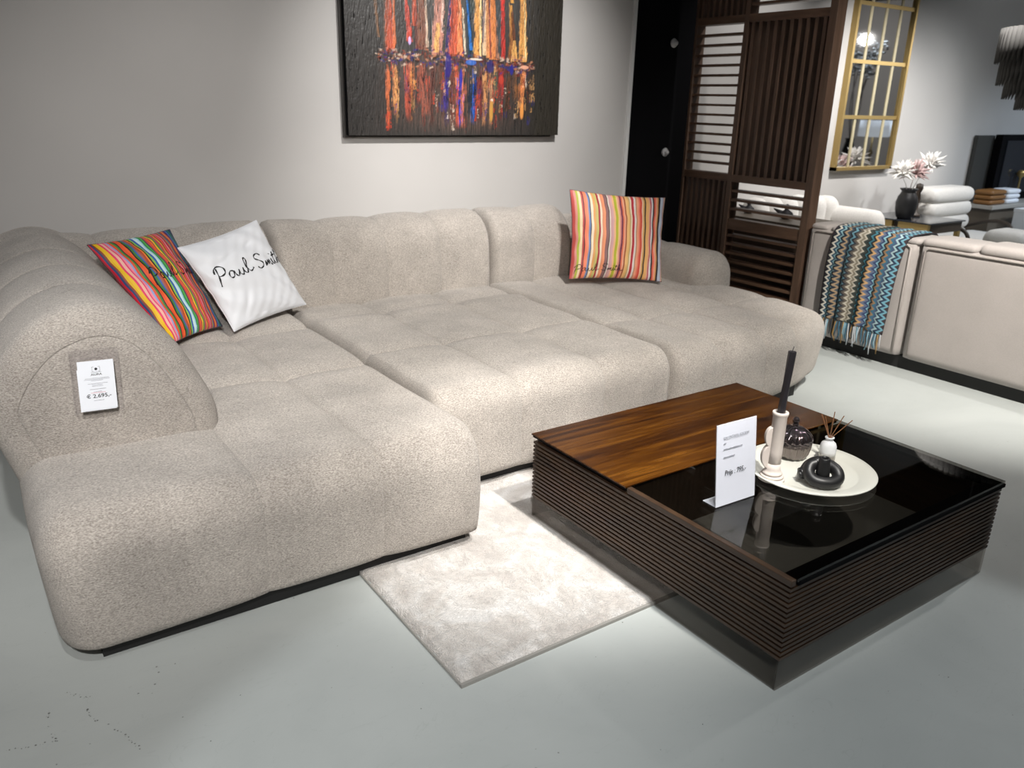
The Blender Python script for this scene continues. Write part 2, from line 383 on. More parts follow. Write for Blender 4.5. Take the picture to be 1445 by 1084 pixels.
# ------------------------------------------------------------------ big sofa
sofa = thing('sectional_sofa', 'large beige chenille U-shaped sofa with channel tufting and black plinth', 'sofa', (2, 3.3, 0))
def loc0(o): o.location = (-2, -3.3, 0); return o      # children are modelled in room coordinates
B = M['boucle']
def wob(P, a=.004, s=6):
    return a*(np.sin(P[:, 0]*s+P[:, 1]*3.1)+np.sin(P[:, 1]*s*1.3+P[:, 2]*5)+np.sin(P[:, 2]*s*1.9+P[:, 0]*4))
def seatdisp(sx, sy, yf, soft=.019):
    def f(P, n):
        up_ = np.clip(n[:, 2], 0, 1); fr = np.clip(-n[:, 1], 0, 1)
        wgt = np.maximum(up_, fr*.45)
        o = channel(P[:, 0], sx, soft, .004)*np.minimum(1, wgt*1.3)
        o += channel(P[:, 1], sy, soft*.9, .003)*up_
        return o+wob(P, .0025)
    return f
cx = (.62, 1.0); cy = (3.02, 3.68)
def chaise_warp(P):
    Q = P.copy(); t = np.clip((P[:, 2]-.05)/.4, 0, 1)
    Q[:, 0] -= .035*np.clip((.5-P[:, 0])/.5, 0, 1)*t      # outer side leans out towards the top
    Q[:, 1] += .03*(1-t)*0 + .015*np.sin(t*np.pi)*-1*np.clip((2.6-P[:, 1])/.4, 0, 1)
    return Q
loc0(rbox('chaise_seat', (.065, 2.125, .040), (1.385, 4.2, .45), ((.10, .04), .12, (.035, .13)), B, sofa, .024, seatdisp(cx, cy, 2.15), (cx, cy, ()), chaise_warp))
mx_ = (1.80, 2.24); my_ = (3.13,)
def mid_disp(P, n):
    o = seatdisp(mx_, my_, 2.48)(P, n); up_ = np.clip(n[:, 2], 0, 1)
    o += up_*(-.02*np.exp(-((P[:, 1]-3.80)/.05)**2)+.012*np.exp(-((P[:, 1]-3.66)/.06)**2)-.012*np.clip((P[:, 1]-3.8)/.2, 0, 1))
    return o
loc0(rbox('middle_seat', (1.392, 2.48, .045), (2.655, 4.2, .452), (.04, .12, (.035, .12)), B, sofa, .024, mid_disp, (mx_, my_, ())))
rx_ = (2.97, 3.30, 3.62); ry_ = (3.02,)
def right_warp(P):
    Q = P.copy(); t = np.clip((3.0-P[:, 1])/.55, 0, 1); k = np.clip((P[:, 0]-3.3)/.65, 0, 1)
    Q[:, 1] += .11*k*k*t                                  # front edge sweeps back towards the outer corner
    Q[:, 0] -= .10*k*t*t+.06*k*np.clip((.25-P[:, 2])/.25, 0, 1)
    return Q
loc0(rbox('right_seat', (2.662, 2.46, .045), (4.09, 4.2, .45), ((.045, .24), .14, (.07, .14)), B, sofa, .024, seatdisp(rx_, ry_, 2.46, .020), (rx_, ry_, ()), right_warp))
# backrest modules
def back_disp(seams):
    def f(P, n):
        wgt = np.maximum(np.clip(-n[:, 1], 0, 1), np.clip(n[:, 2], 0, 1))
        return channel(P[:, 0], seams, .017, .005)*wgt+wob(P, .0025)
    return f
def back_warp(P):
    Q = P.copy(); t = np.clip((P[:, 2]-.4)/.5, 0, 1); fr = np.clip((4.45-P[:, 1])/.4, 0, 1)
    Q[:, 1] += fr*(.05*t-.05*np.sin(t*np.pi)*.5)
    return Q
for nm, x0, x1, sm, zt in (('left_backrest', .0, 1.352, (.55, .93), .872), ('middle_backrest', 1.358, 2.672, (1.66, 1.98, 2.32), .872),
                           ('right_backrest', 2.68, 3.285, (2.99,), .872), ('corner_backrest', 3.292, 3.86, (), .80)):
    loc0(rbox(nm, (x0, 4.04 if zt > .85 else 4.1, .05), (x1, 4.46, zt), (.035 if zt > .85 else .06, .19, .17), B, sofa, .024, back_disp(sm), (sm, (), ()), back_warp))
# left arm : swept profile with a soft front
def arm_left():
    ctrl = [(.11, .05), (.075, .25), (.02, .45), (-.015, .60), (.035, .725), (.13, .83), (.25, .885), (.36, .885), (.46, .835), (.545, .735), (.605, .62), (.645, .52), (.655, .42), (.655, .25), (.655, .05)]
    c = np.array(ctrl); out = []
    for i in range(len(c)-1):                              # catmull-rom
        p0 = c[max(i-1, 0)]; p1 = c[i]; p2 = c[i+1]; p3 = c[min(i+2, len(c)-1)]
        for t in np.linspace(0, 1, 8, endpoint=False):
            out.append(.5*((2*p1)+(-p0+p2)*t+(2*p0-5*p1+4*p2-p3)*t*t+(-p0+3*p1-3*p2+p3)*t**3))
    out.append(c[-1]); pr = np.array(out); K = len(pr)
    tg = np.gradient(pr, axis=0); tg /= np.linalg.norm(tg, axis=1, keepdims=True); nr = np.stack([tg[:, 1], -tg[:, 0]], 1)  # inward
    cen = np.array([.32, .42]); V = []; rings = 0; rr = .09; y0 = 2.62
    for s in (.04, .12, .22, .34, .46, .58, .7, .8, .88, .95):        # front face
        ring = cen+(pr+nr*rr-cen)*s
        for p in ring: V.append((p[0], y0-.010*(1-s**2), p[1]))
        rings += 1
    for a in (-.012, 0, .012):                                         # welt
        ring = pr+nr*(rr-.0); dep = .004 if a == 0 else 0
        for p in cen+(ring-cen)*(1+a*.35): V.append((p[0], y0+dep, p[1]))
        rings += 1
    for th in np.linspace(3, 90, 11):
        t = R(th)
        for p in pr+nr*rr*(1-math.sin(t)): V.append((p[0], y0+rr*(1-math.cos(t)), p[1]))
        rings += 1
    gro = (3.05, 3.42, 3.8)
    ys = lin(y0+rr+.02, 4.4, .03, gro)
    for y in ys:
        dp = -sum(.010*math.exp(-(abs(y-g)/.045)**1.3)+.005*math.exp(-((y-g)/.004)**2) for g in gro)
        for i, p in enumerate(pr-nr*dp*1.0*-1*-1): V.append((p[0], y, p[1]))
        rings += 1
    Fc = [(i*K+j, i*K+j+1, (i+1)*K+j+1, (i+1)*K+j) for i in range(rings-1) for j in range(K-1)]
    Fc += [tuple(range(K))]
    Fc += [tuple(((rings-1)*K+j) for j in reversed(range(K)))]
    return loc0(mesh('left_armrest', V, Fc, B, sofa, True))
arm_left()
def arm_r_warp(P):
    Q = P.copy(); t = np.clip((3.9-P[:, 1])/.5, 0, 1); Q[:, 2] -= .0*t
    return Q
loc0(rbox('right_armrest', (3.72, 3.34, .05), (4.07, 4.44, .65), (.15, .10, (.04, .16)), B, sofa, .024,
          lambda P, n: channel(P[:, 1], (3.86,), .012, .005)*np.clip(np.abs(n[:, 0])+n[:, 2], 0, 1)+wob(P, .003), ((), (3.86,), ())))
pl = MB()
pl.box(.155, .93, 2.18, 4.4, 0, .07); pl.box(.93, 1.34, 2.18, 4.4, .017, .07); pl.box(1.33, 2.66, 2.535, 4.4, .017, .07); pl.box(2.66, 3.70, 2.56, 4.4, 0, .07); pl.box(3.7, 3.98, 3.45, 4.38, 0, .07)
loc0(pl.build('plinth', M['plinth'], sofa))

# price tag hanging on the arm front
tg = thing('price_tag', 'clear plastic sleeve with white AURA price card on the sofa arm front', 'price tag', (.287, 2.588, .676))
tg.rotation_euler = (R(-4), R(2.5), 0)
TW, TH = .066, .097
bg = MB().box(-TW, TW, -.0015, .0015, -TH, TH).box(-TW, TW, -.0025, .0025, TH-.030, TH-.026).box(-TW, TW, -.0025, .0025, TH-.002, TH).box(-TW, TW, -.0025, .0025, -TH, -TH+.002)
bg.box(-TW, -TW+.0012, -.0025, .0025, -TH, TH).box(TW-.0012, TW, -.0025, .0025, -TH, TH)
bg.build('plastic_sleeve', M['bagplastic'], tg)
pc = MB().box(-.047, .051, -.004, -.0032, -TH+.008, TH-.035).build('paper_card', M['paper'], tg)
pc2 = MB().box(-.0495, .048, -.0031, -.0025, -TH+.005, TH-.06).build('paper_card', M['paper'], tg)
RX = (R(90), 0, 0)
text_on(pc, 'AURA', .0088, (.002, -.0042, .0170), RX, M['ink'], align='CENTER', sx=1.3, bold=.0001)
text_on(pc, '€ 2.695,-', .0165, (.003, -.0042, -.052), RX, M['ink'], align='CENTER', sx=1.12, thick=.0003, bold=.00015)
lg = MB()
for x0, x1, z0, z1 in ((-.009, -.004, .043, .0436), (.008, .013, .043, .0436), (-.009, -.004, .0295, .0301), (.008, .013, .0295, .0301), (-.009, -.0084, .0295, .0436), (.0124, .013, .0295, .0436)):
    lg.box(x0, x1, -.0044, -.0041, z0, z1)
lg.add([(.002+.004*math.cos(a*math.pi/12), -.0044, .0365+.004*math.sin(a*math.pi/12)) for a in range(24)], [tuple(range(24))])
lg.build('printed_logo', M['ink'], pc)
ln_ = MB()
def greek(mb, x0, x1, z, h=.0011, y=-.0042):
    x = x0
    while x < x1:
        wd = random.uniform(.002, .007); mb.box(x, min(x+wd, x1), y-.0001, y, z, z+h*random.uniform(.7, 1.2)); x += wd
for x0, x1, z in ((-.012, .016, .0262), (-.030, .034, .008), (-.033, .037, .0045), (-.014, .018, .001), (-.024, .030, -.0085), (-.012, .016, -.0125), (-.013, .017, -.0165), (-.02, .024, -.026), (-.010, .012, -.0335), (-.012, .016, -.061)):
    ln_ = MB(); greek(ln_, x0, x1, z); ln_.build('printed_line', M['greyink'], pc)
MB().box(-.018, .022, -.0044, -.0041, -.0368, -.0360).build('red_underline', M['redink'], pc)

# ------------------------------------------------------------------ cushions
def cr(pts, n=8):
    c = np.array(pts, float); out = []
    for i in range(len(c)-1):
        p0 = c[max(i-1, 0)]; p1 = c[i]; p2 = c[i+1]; p3 = c[min(i+2, len(c)-1)]
        for t in np.linspace(0, 1, n, endpoint=False):
            out.append(.5*((2*p1)+(-p0+p2)*t+(2*p0-5*p1+4*p2-p3)*t*t+(-p0+3*p1-3*p2+p3)*t**3))
    out.append(c[-1]); return np.array(out)
SIGN = [  # handwritten signature, strokes in a 12 x 3 box
    [(.55, 2.25), (.35, 1.4), (.15, .4), (.0, -.55)],
    [(-.1, 1.45), (.3, 2.2), (1.0, 2.45), (1.5, 2.0), (1.35, 1.3), (.8, .95), (.3, .95)],
    [(2.55, 1.15), (2.1, 1.25), (1.65, .75), (1.75, .25), (2.2, .35), (2.6, 1.1), (2.6, .5), (2.85, .2), (3.2, .6), (3.4, 1.1), (3.35, .45), (3.7, .2), (4.1, .8), (4.25, 1.2), (4.15, .5), (4.45, .25), (4.85, .9), (5.25, 2.0), (5.15, 2.5), (4.9, 2.2), (4.85, 1.0), (5.1, .35), (5.6, .5), (5.9, .75)],
    [(8.0, 2.15), (7.6, 2.5), (6.95, 2.35), (6.8, 1.85), (7.3, 1.45), (7.75, 1.0), (7.6, .45), (7.0, .25), (6.65, .6)],
    [(8.1, .3), (8.25, 1.1), (8.3, .5), (8.65, 1.1), (8.7, .45), (9.05, 1.1), (9.1, .4), (9.35, .35), (9.65, 1.15), (9.6, .5), (9.8, .3), (10.15, .8)],
    [(9.7, 1.85), (9.78, 1.95)],
    [(10.3, 2.1), (10.15, 1.2), (10.15, .5), (10.45, .3)],
    [(9.95, 1.55), (10.7, 1.65)],
    [(11.0, 2.3), (10.8, 1.2), (10.7, .3), (11.0, .95), (11.3, 1.0), (11.3, .45), (11.6, .25), (12.2, .5)],
]
def cushion(name, label, corners, T, mat, sign, folds=(), seed=1, pinch=.055, nrm_flip=1, hug=None):
    TL, TR, BR, BL = [Vector(c) for c in corners]; cen = (TL+TR+BR+BL)/4
    nr = (TR-BL).cross(TL-BR).normalized()*nrm_flip
    if nr.dot(Vector((0, 0, 1.5))-cen+Vector((0, 0, 0))) < 0 and nr.y > 0: nr = -nr
    if nr.y > 0: nr = -nr
    root = thing(name, label, 'cushion', cen)
    ph = [random.Random(seed).uniform(0, 6.28) for _ in range(8)]
    def pos(u, v, side=1, off=0):
        x = u*(1-pinch*(1-v*v)); y = v*(1-pinch*(1-u*u)); s, t = (x+1)/2, (y+1)/2
        p = BL*(1-s)*(1-t)+BR*s*(1-t)+TL*(1-s)*t+TR*s*t
        e = max(0, (1-u*u))*max(0, (1-v*v))
        th = T*(e**.5)*(.93+.07*math.sin(3*u+ph[0]))
        rad = max(abs(u), abs(v)); cor = abs(u*v)
        wr = .0055*math.sin(11*(u*.7+v)+ph[1]+2*math.sin(3*u+ph[2]))*e**.5*(.3+rad)+.003*math.sin(23*(u-.6*v)+ph[3]+2*math.sin(4*v))*e**.5*rad
        ed = .006*math.sin(15*u+ph[4])*(abs(v) > .9)*(1-abs(u))+.006*math.sin(14*v+ph[5])*(abs(u) > .9)*(1-abs(v))
        for (fu, fv, dx, dy, ln2, am) in folds:
            a = (u-fu)*dx+(v-fv)*dy; b = -(u-fu)*dy+(v-fv)*dx
            wr -= am*math.exp(-(b/.05)**2)*math.exp(-(a/ln2)**2)
        return p+nr*side*(th+(wr if side > 0 else 0)+off)+nr*ed*.6
    n = 72; V = []; Fc = []; UV = []
    g = [math.sin(math.pi/2*t) for t in np.linspace(-1, 1, n+1)]
    for side in (1, -1):
        k0 = len(V)
        for v in g:
            for u in g: V.append(pos(u, v, side)-cen); UV.append(((u+1)/2, (v+1)/2))
        for j in range(n):
            for i in range(n):
                q = (k0+j*(n+1)+i, k0+j*(n+1)+i+1, k0+(j+1)*(n+1)+i+1, k0+(j+1)*(n+1)+i); Fc.append(q if side > 0 else q[::-1])
    o = mesh('cover', V, Fc, mat, root, True); me = o.data
    uvl = me.uv_layers.new(name='UVMap'); li = [0]*len(me.loops); me.loops.foreach_get('vertex_index', li)
    uvl.data.foreach_set('uv', [c for i in li for c in UV[i]])
    # seam cord round the edge
    ed = [pos(t, 1) for t in g]+[pos(1, t) for t in g[::-1]]+[pos(t, -1) for t in g[::-1]]+[pos(-1, t) for t in g]
    mb = MB(); mb.tube([p-cen for i, p in enumerate(ed) if i % 3 == 0], .0022, 6, closed=True); mb.build('seam', mat if name == 'white_cushion' else M['seamdark'] if 'seamdark' in M else mat, root, True)
    # embroidered signature as flat ribbons following the cloth
    (su, sv), (ex, ey), hgt, wd = sign; L_ = Vector((ex, ey)).length; dx = Vector((ex, ey)).normalized(); dy = Vector((-dx.y, dx.x))
    mb = MB()
    for st in SIGN:
        c = cr(st, 7); pts = []
        for a, b in c:
            d2 = Vector((su, sv))+dx*(a/12*L_)+dy*(b/3*hgt)
            if abs(d2.x) < .985 and abs(d2.y) < .985: pts.append(d2)
        if len(pts) < 2: continue
        k0 = len(mb.v); vs = []; fs = []
        for i, p in enumerate(pts):
            t = (pts[min(i+1, len(pts)-1)]-pts[max(i-1, 0)]); t = t.normalized() if t.length > 1e-6 else dx
            s = Vector((-t.y, t.x))*wd*(.75+.25*math.sin(i*.6))
            for q in (p+s, p-s):
                q = Vector((max(-.99, min(.99, q.x)), max(-.99, min(.99, q.y)))); vs.append(pos(q.x, q.y, 1, .0012)-cen)
        for i in range(len(pts)-1): fs.append((2*i, 2*i+1, 2*i+3, 2*i+2))
        mb.add(vs, fs)
    mb.build('embroidered_signature', M['thread'], root)
    return root
dark_seq = [(a, b) for a, b in zip(
 'c8102e 203a6b 8a3a22 e8b800 f0c21a e8356b f4b9a8 e8356b f08aa0 8aa8d8 e0522c 4a8a3c 2a2030 e8552a f0642a 1a1a22 3f7d3a 2f62b0 a0645a b9472c f08a2c 1a1a22 8ac050 2f62b0 cfe6ea 9fd0e0 2f8a50 5ab048 303058 d04a4a f0642a 8a3a5a f5c020 4a8a3c 9a6a5a c8325a f0b020 30204a e8552a d04a6a f08a8a 1a1a22 c83a50 6ab04a 4a3a8a a03a2a f0a030 b03a5a 202a4a 4a6ab0 0e5a6a 1f7a5a 202a4a 0e4a6a'.split(),
 [.4, .7, .6, .9, .9, .9, 1.0, .5, .8, .7, 1.0, .8, .5, 1.1, .9, .7, .9, .7, .7, 1, .7, .6, .9, 1, 1.1, .6, .9, .8, .5, .9, 1.1, .5, .7, .8, .8, .9, .6, .5, 1, .8, .7, .5, .9, .6, .6, .9, .6, .8, .7, .7, .9, .7, .8, 1])]
pale_seq = [(a, b) for a, b in zip(
 'c0504a d08a80 a8b03a e8d0a8 b84a4a 301820 f08060 e8906a 7088b8 201828 f0dcc0 e0a060 c8b070 c8c070 a82838 e8d8c0 e0906a f09a70 906060 8a6a68 281820 e8dcd0 d0a0a0 d8a8a8 f0b888 a8b020 c0b838 f0c890 e09888 904058 402040 e87858 f0b090 a85838 f0c080 e8b870 c0a878 f0dcc0 b82a3a c84048 e8dcd8 b89068 f0a080 e87860 d84838 f0c8a8 d8a860 302028 281820 f0b870 f0b878 e8a898 b83048 e0d8d8 281820 201018 e86850 f0a890 e0a060 281018 181018 c0c8d8 b8c0d0 c08a88 e0c8a0'.split(),
 [1, 1, 1.1, 1, .8, .5, .9, .8, .8, .4, 1.1, .9, .6, .8, 1.1, .9, .7, 1, .7, .9, .3, .6, 1, .9, .8, .6, .8, .8, .8, .5, .4, .9, .7, .8, 1, .8, .6, .7, .9, .5, 1, .6, 1, .8, 1, .8, .8, .4, .4, .9, .9, .6, .7, .9, .5, .4, .9, .7, .8, .6, .5, .9, 1, .6, .6])]
M['dark_stripes'] = stripes_mat('bright_multistripe', dark_seq, .03)
M['pale_stripes'] = stripes_mat('pale_multistripe', pale_seq, .02)
M['white_cloth'] = simple('white_satin_cotton', (.74, .76, .80), .5)
M['seamdark'] = simple('seam_dark', (.08, .05, .06), .8)
cushion('striped_cushion', 'bright dark multistripe signature cushion leaning on the left arm behind white cushion',
        ((.470, 3.84, .878), (.845, 4.02, .895), (.984, 3.80, .463), (.70, 3.58, .47)), .075, M['dark_stripes'],
        ((-.45, .03), (1.45, -.02), .34, .013), seed=3, pinch=.04)
cushion('white_cushion', 'white cushion with large black signature, in front of the bright striped one',
        ((.835, 3.85, .836), (1.24, 3.98, .92), (1.436, 3.90, .494), (1.01, 3.70, .458)), .075, M['white_cloth'],
        ((-.80, .02), (1.85, -.03), .44, .018), folds=((-.3, .5, .9, .3, .4, .006), (.3, .6, .9, .35, .3, .006), (-.5, -.6, .5, .8, .3, .007), (0, .2, .9, .4, .5, .004)), seed=5)
cushion('pale_striped_cushion', 'pale pink and orange striped cushion standing upright at the right corner',
        ((3.12, 3.90, 1.005), (3.775, 3.75, .945), (3.615, 3.56, .455), (3.05, 3.78, .488)), .085, M['pale_stripes'],
        ((-.93, -.86), (.98, .0), .20, .008), folds=((.75, -.3, .2, .98, .5, .012), (-.85, -.2, .3, .95, .3, .010), (0, .5, 1, .2, .4, .004)), seed=9)

# ------------------------------------------------------------------ painting
def painting():
    x0, x1, z0, z1 = 1.985, 3.50, 1.290, 2.33
    root = thing('framed_painting', 'large dark abstract painting of orange sails above the sofa', 'painting', ((x0+x1)/2, 4.56, z0))
    W, H = 420, 300; U, V = np.meshgrid(np.linspace(0, 1, W), np.linspace(0, 1, H))
    # pixel-like frame of the picture: X 105..1330 , Y 770 (bottom) .. -70 (top)
    X = 105+U*1225; Y = 770-V*840
    def smooth(a, k):
        ker = np.ones(k)/k
        a = np.apply_along_axis(lambda r_: np.convolve(r_, ker, 'same'), 0, a); return a
    n1 = smooth(rng.normal(size=(H+40, W)), 31)[20:-20]*5; n2 = smooth(rng.normal(size=(H+20, W)), 9)[10:-10]*3; n3 = rng.normal(size=(H, W))
    base = np.array([.050, .044, .040])*np.ones((H, W, 3))
    t = np.clip((430-Y)/400, 0, 1)[..., None]; base += t*np.array([.035, .037, .036])
    edge = np.clip(1-np.abs(U-.45)/.6, 0, 1)[..., None]; base *= (.40+.65*edge)
    wsh = np.clip(1-np.abs(X-690)/470, 0, 1)[..., None]; low = np.clip((Y-380)/40, 0, 1)*np.clip((770-Y)/60, 0, 1)
    base += wsh*(low*(.6+.5*n1))[..., None].clip(0)*np.array([.075, .030, .018])
    rgt = np.clip((X-1130)/60, 0, 1)[..., None]; base = base*(1-rgt)+np.array([.028, .024, .018])*rgt
    base *= (1+.18*n1[..., None]+.08*n3[..., None]*.5)
    C = base
    def blend(mask, col):
        nonlocal C
        m_ = np.clip(mask, 0, 1)[..., None]; C = C*(1-m_)+np.array(col)*m_
    def c_(h): return np.array(hexc(h))
    sails = [  # base x, base y, top x, top y, half width base, half width top, colour, strength
        (270, 340, 250, 90, 6, 8, '9a6a40', .5), (330, 400, 322, 170, 26, 14, 'c8583a', .85), (300, 390, 318, 100, 6, 20, '6a4a38', .5), (350, 380, 350, 170, 8, 5, 'e07a4a', .7),
        (430, 350, 405, 70, 16, 3, 'c84a3a', .9), (455, 280, 458, 90, 14, 4, 'd05a3a', .8), (470, 380, 462, 200, 10, 8, '6a3028', .7),
        (500, 380, 488, 50, 26, 16, '8a5540', .75), (525, 370, 512, 60, 6, 4, 'e0c0a8', .8), (578, 400, 600, -60, 30, 18, 'c88a78', .85), (570, 390, 585, 260, 14, 10, 'e8b060', .8), (606, 300, 612, -60, 5, 4, 'f0d0c0', .7),
        (640, 420, 655, 80, 20, 5, '3a2a6a', .75), (680, 400, 676, -60, 36, 10, 'c8583a', .95), (706, 400, 700, 100, 18, 6, 'e88a58', .9), (735, 390, 722, 190, 6, 4, 'f0e0c8', .8), (660, 300, 668, 0, 6, 4, '7a2a2a', .7),
        (770, 400, 735, -40, 16, 12, '103040', .9), (770, 370, 742, 130, 8, 4, '2a70c0', .9), (808, 400, 808, -70, 20, 20, 'e0a058', .95), (822, 400, 822, -70, 5, 4, 'f5d8a0', .8), (848, 390, 846, 130, 12, 8, 'f0c8a0', .9), (838, 330, 846, 120, 4, 4, '3a2a5a', .8),
        (872, 400, 855, -60, 14, 7, 'd8905a', .9), (905, 405, 888, 30, 30, 8, 'd8834a', .95), (885, 400, 868, 100, 5, 4, '7a2a3a', .8), (960, 400, 945, -70, 12, 10, 'b83028', .9), (950, 180, 945, 120, 9, 8, 'e84038', .9),
        (1010, 400, 1000, 150, 10, 8, 'e0a050', .8), (1020, 400, 1010, 180, 30, 6, '7a4428', .8), (1030, 410, 1028, 310, 22, 8, 'e0a860', .9), (1008, 140, 1010, 30, 9, 5, 'e8a850', .9), (1085, 410, 1068, -60, 24, 12, 'e0a058', .95), (1100, 400, 1082, 100, 4, 3, 'f5dfa8', .8),
        (385, 300, 380, -50, 20, 10, '3a3230', .5), (930, 400, 925, -60, 16, 14, '4a5258', .6), (780, 200, 775, -60, 14, 10, '40504a', .6), (1140, 400, 1130, -60, 10, 5, '3a3020', .5)]
    for bx, by, tx, ty, wb, wt, col, s in sails:
        tt = (by-Y)/(by-ty); cxx = bx+(tx-bx)*tt; ww = wb+(wt-wb)*np.clip(tt, 0, 1)
        mk = np.clip((ww*(1+.15*n2)-np.abs(X-cxx))/4+.5, 0, 1)*(tt > 0)*(tt < 1+.02*n2)*s*(1-.25*np.clip(np.abs(n2)-.6, 0, 1))
        var = (.78+.30*n2+.12*n3+.25*np.clip((Y-100)/300, -.6, 1))[..., None]; m_ = np.clip(mk, 0, 1)[..., None]; C = C*(1-m_)+np.clip(c_(col)*var, 0, 1)*m_
    rr = random.Random(4)
    refl = [(330, 36, 'b86038'), (352, 12, 'e8a868'), (425, 26, 'a04a38'), (440, 8, 'e89850'), (500, 30, '8a4a3a'), (540, 22, '6a4038'), (590, 26, '5a3a30'), (627, 16, '3a2a8a'), (665, 18, '6a3a30'), (690, 14, 'e05a38'), (708, 10, '4a4ad0'), (735, 18, 'c06a50'),
            (775, 24, '102030'), (784, 6, '2a5ab0'), (820, 18, '6a2a2a'), (850, 16, 'c88a5a'), (893, 12, 'c8906a'), (925, 14, '3a4a3a'), (955, 18, '9a2a28'), (1000, 20, '5a3a28'), (1040, 22, '8a5a38'), (1090, 20, 'd8804a'), (1130, 18, '3a2a20')]
    for xx, hw, col in refl:
        for k in range(5):
            cxx = xx+rr.uniform(-.8, .8)*hw; w2 = hw*rr.uniform(.15, .5); ya = 430+rr.uniform(0, 90); yb = rr.uniform(560, 750)
            mk = np.clip((w2-np.abs(X-cxx-6*n1))/4+.5, 0, 1)*np.clip((Y-ya)/15, 0, 1)*np.clip((yb-Y)/40, 0, 1)*rr.uniform(.45, .9)
            var = (rr.uniform(.5, 1.5)+.35*n2+.12*n3)[..., None]; m_ = np.clip(mk, 0, 1)[..., None]; C = C*(1-m_)+np.clip(c_(col)*var, 0, 1)*m_
    for k in range(110):                                     # smaller flecks
        xx, hw, col = refl[rr.randrange(len(refl))]; cxx = xx+rr.uniform(-30, 30); ya = rr.uniform(430, 680); L2 = rr.uniform(20, 90); w2 = rr.uniform(1.2, 4)
        col = rr.choice([col, 'e8b070', 'd0482c', '7a2a20', 'f0dcc8', '20202a', '2a2a80'])
        mk = np.clip((w2-np.abs(X-cxx-8*n1))/3+.5, 0, 1)*(Y > ya)*(Y < ya+L2)*.8; blend(mk, c_(col))
    for k in range(520):                                    # hull line
        xx = rr.uniform(255, 1150); yy = rr.gauss(418, 19)+14*(xx > 850); w2 = rr.uniform(3, 15); h2 = rr.uniform(2.5, 9); col = rr.choice(['5a2a20', '7a3a28', '2a1a1a', 'a04a30', '3a2a8a', '1a1a2a', 'd8906a', 'f0d0b8', '6a1a1a', '2a3a7a'])
        d2 = ((X-xx)/w2)**2+((Y-yy+(X-xx)*rr.uniform(-.4, .4))/h2)**2; blend(np.clip((1-d2*np.clip(1+.5*n2+.2*n3, .35, 2))*1.4, 0, 1)*.7, c_(col)*.8)
    for xx, yy, w2, h2, col in ((640, 445, 20, 60, '2c2078'), (885, 440, 24, 34, '2a2a6a'), (1015, 450, 12, 28, '28288a'), (712, 500, 9, 50, '3430a0'), (770, 425, 34, 14, '3a70c8'), (952, 500, 18, 22, 'c04030'), (895, 600, 8, 8, 'ffffff'), (1085, 650, 12, 45, 'f0a050'), (893, 650, 12, 60, 'd8a048'), (800, 410, 40, 6, 'f0e0d0'), (1095, 435, 30, 10, 'f0b090'), (430, 345, 9, 20, 'd8b8f0')):
        d2 = ((X-xx)/w2)**2+((Y-yy)/h2)**2; blend(np.clip((1-d2)*2.5, 0, 1)*.85, c_(col))
    C = np.clip(C*.86, 0.002, 1)
    zr = .0018*(C.sum(2)*.8)+.0006*n2
    Vv = [(x, y, z) for x, y, z in zip((x0+U*(x1-x0)-(x0+x1)/2).ravel(), (-.025-zr).ravel(), (V*(z1-z0)).ravel())]
    Fc = [(j*W+i, j*W+i+1, (j+1)*W+i+1, (j+1)*W+i) for j in range(H-1) for i in range(W-1)]
    mt, nt, b = new_mat('oil_paint'); at_ = N(nt, 'ShaderNodeAttribute', attribute_name='paint'); nt.links.new(at_.outputs[0], b.inputs['Base Color'])
    b.inputs['Roughness'].default_value = .45
    cv = mesh('canvas', Vv, Fc, mt, root, True)
    ca = cv.data.color_attributes.new('paint', 'FLOAT_COLOR', 'POINT'); ca.data.foreach_set('color', np.concatenate([C.reshape(-1, 3), np.ones((W*H, 1))], 1).ravel())
    hw = (x1-x0)/2
    MB().box(-hw, hw, -.024, .012, 0, z1-z0).build('canvas_edge', M['black'], root)
    MB().box(-hw-.012, hw-.035, .012, .036, -.012, z1-z0-.01).build('backing_frame', simple('backing_grey', (.05, .045, .042), .6), root)
painting()

# ------------------------------------------------------------------ coffee table
TX0, TX1, TY0, TY1, TZ = 1.633, 2.750, 1.050, 2.197, .35
ct = thing('coffee_table', 'low square ribbed walnut coffee table with half wood and half black glass top', 'coffee table', ((TX0+TX1)/2, (TY0+TY1)/2, 0))
cxm, cym = (TX0+TX1)/2, (TY0+TY1)/2; hx, hy = (TX1-TX0)/2, (TY1-TY0)/2
def ribbed():
    """slatted wall ring: horizontal ribs with dark gaps"""
    V = []; Fc = []; z0, z1, n = .098, TZ-.022, 15; pitch = (z1-z0)/n; rings = []
    for k in range(n):
        a = z0+k*pitch; g = pitch*.36
        rings += [(a, .012), (a+.0008, .0), (a+pitch-g, .0), (a+pitch-g+.0008, .012)]
    rings.append((z1, .010))
    for z, ins in rings:
        X, Y = hx-.006-ins, hy-.006-ins; V += [(-X, -Y, z), (X, -Y, z), (X, Y, z), (-X, Y, z)]
    for k in range(len(rings)-1):
        for j in range(4):
            Fc.append((k*4+j, k*4+(j+1) % 4, (k+1)*4+(j+1) % 4, (k+1)*4+j))
    # inner wall of the box
    k0 = len(V); X, Y = hx-.035, hy-.035
    V += [(sx*X, sy*Y, z) for z in (z0, z1) for sx, sy in ((-1, -1), (1, -1), (1, 1), (-1, 1))]
    for j in range(4): Fc.append((k0+j, k0+4+j, k0+4+(j+1) % 4, k0+(j+1) % 4))
    m0 = 0; mt_ = (len(rings)-1)*4
    for j in range(4):
        j2 = (j+1) % 4; Fc.append((j, k0+j, k0+j2, j2)); Fc.append((mt_+j, mt_+j2, k0+4+j2, k0+4+j))
    return mesh('slatted_body', V, Fc, M['slat'], ct)
ribbed()
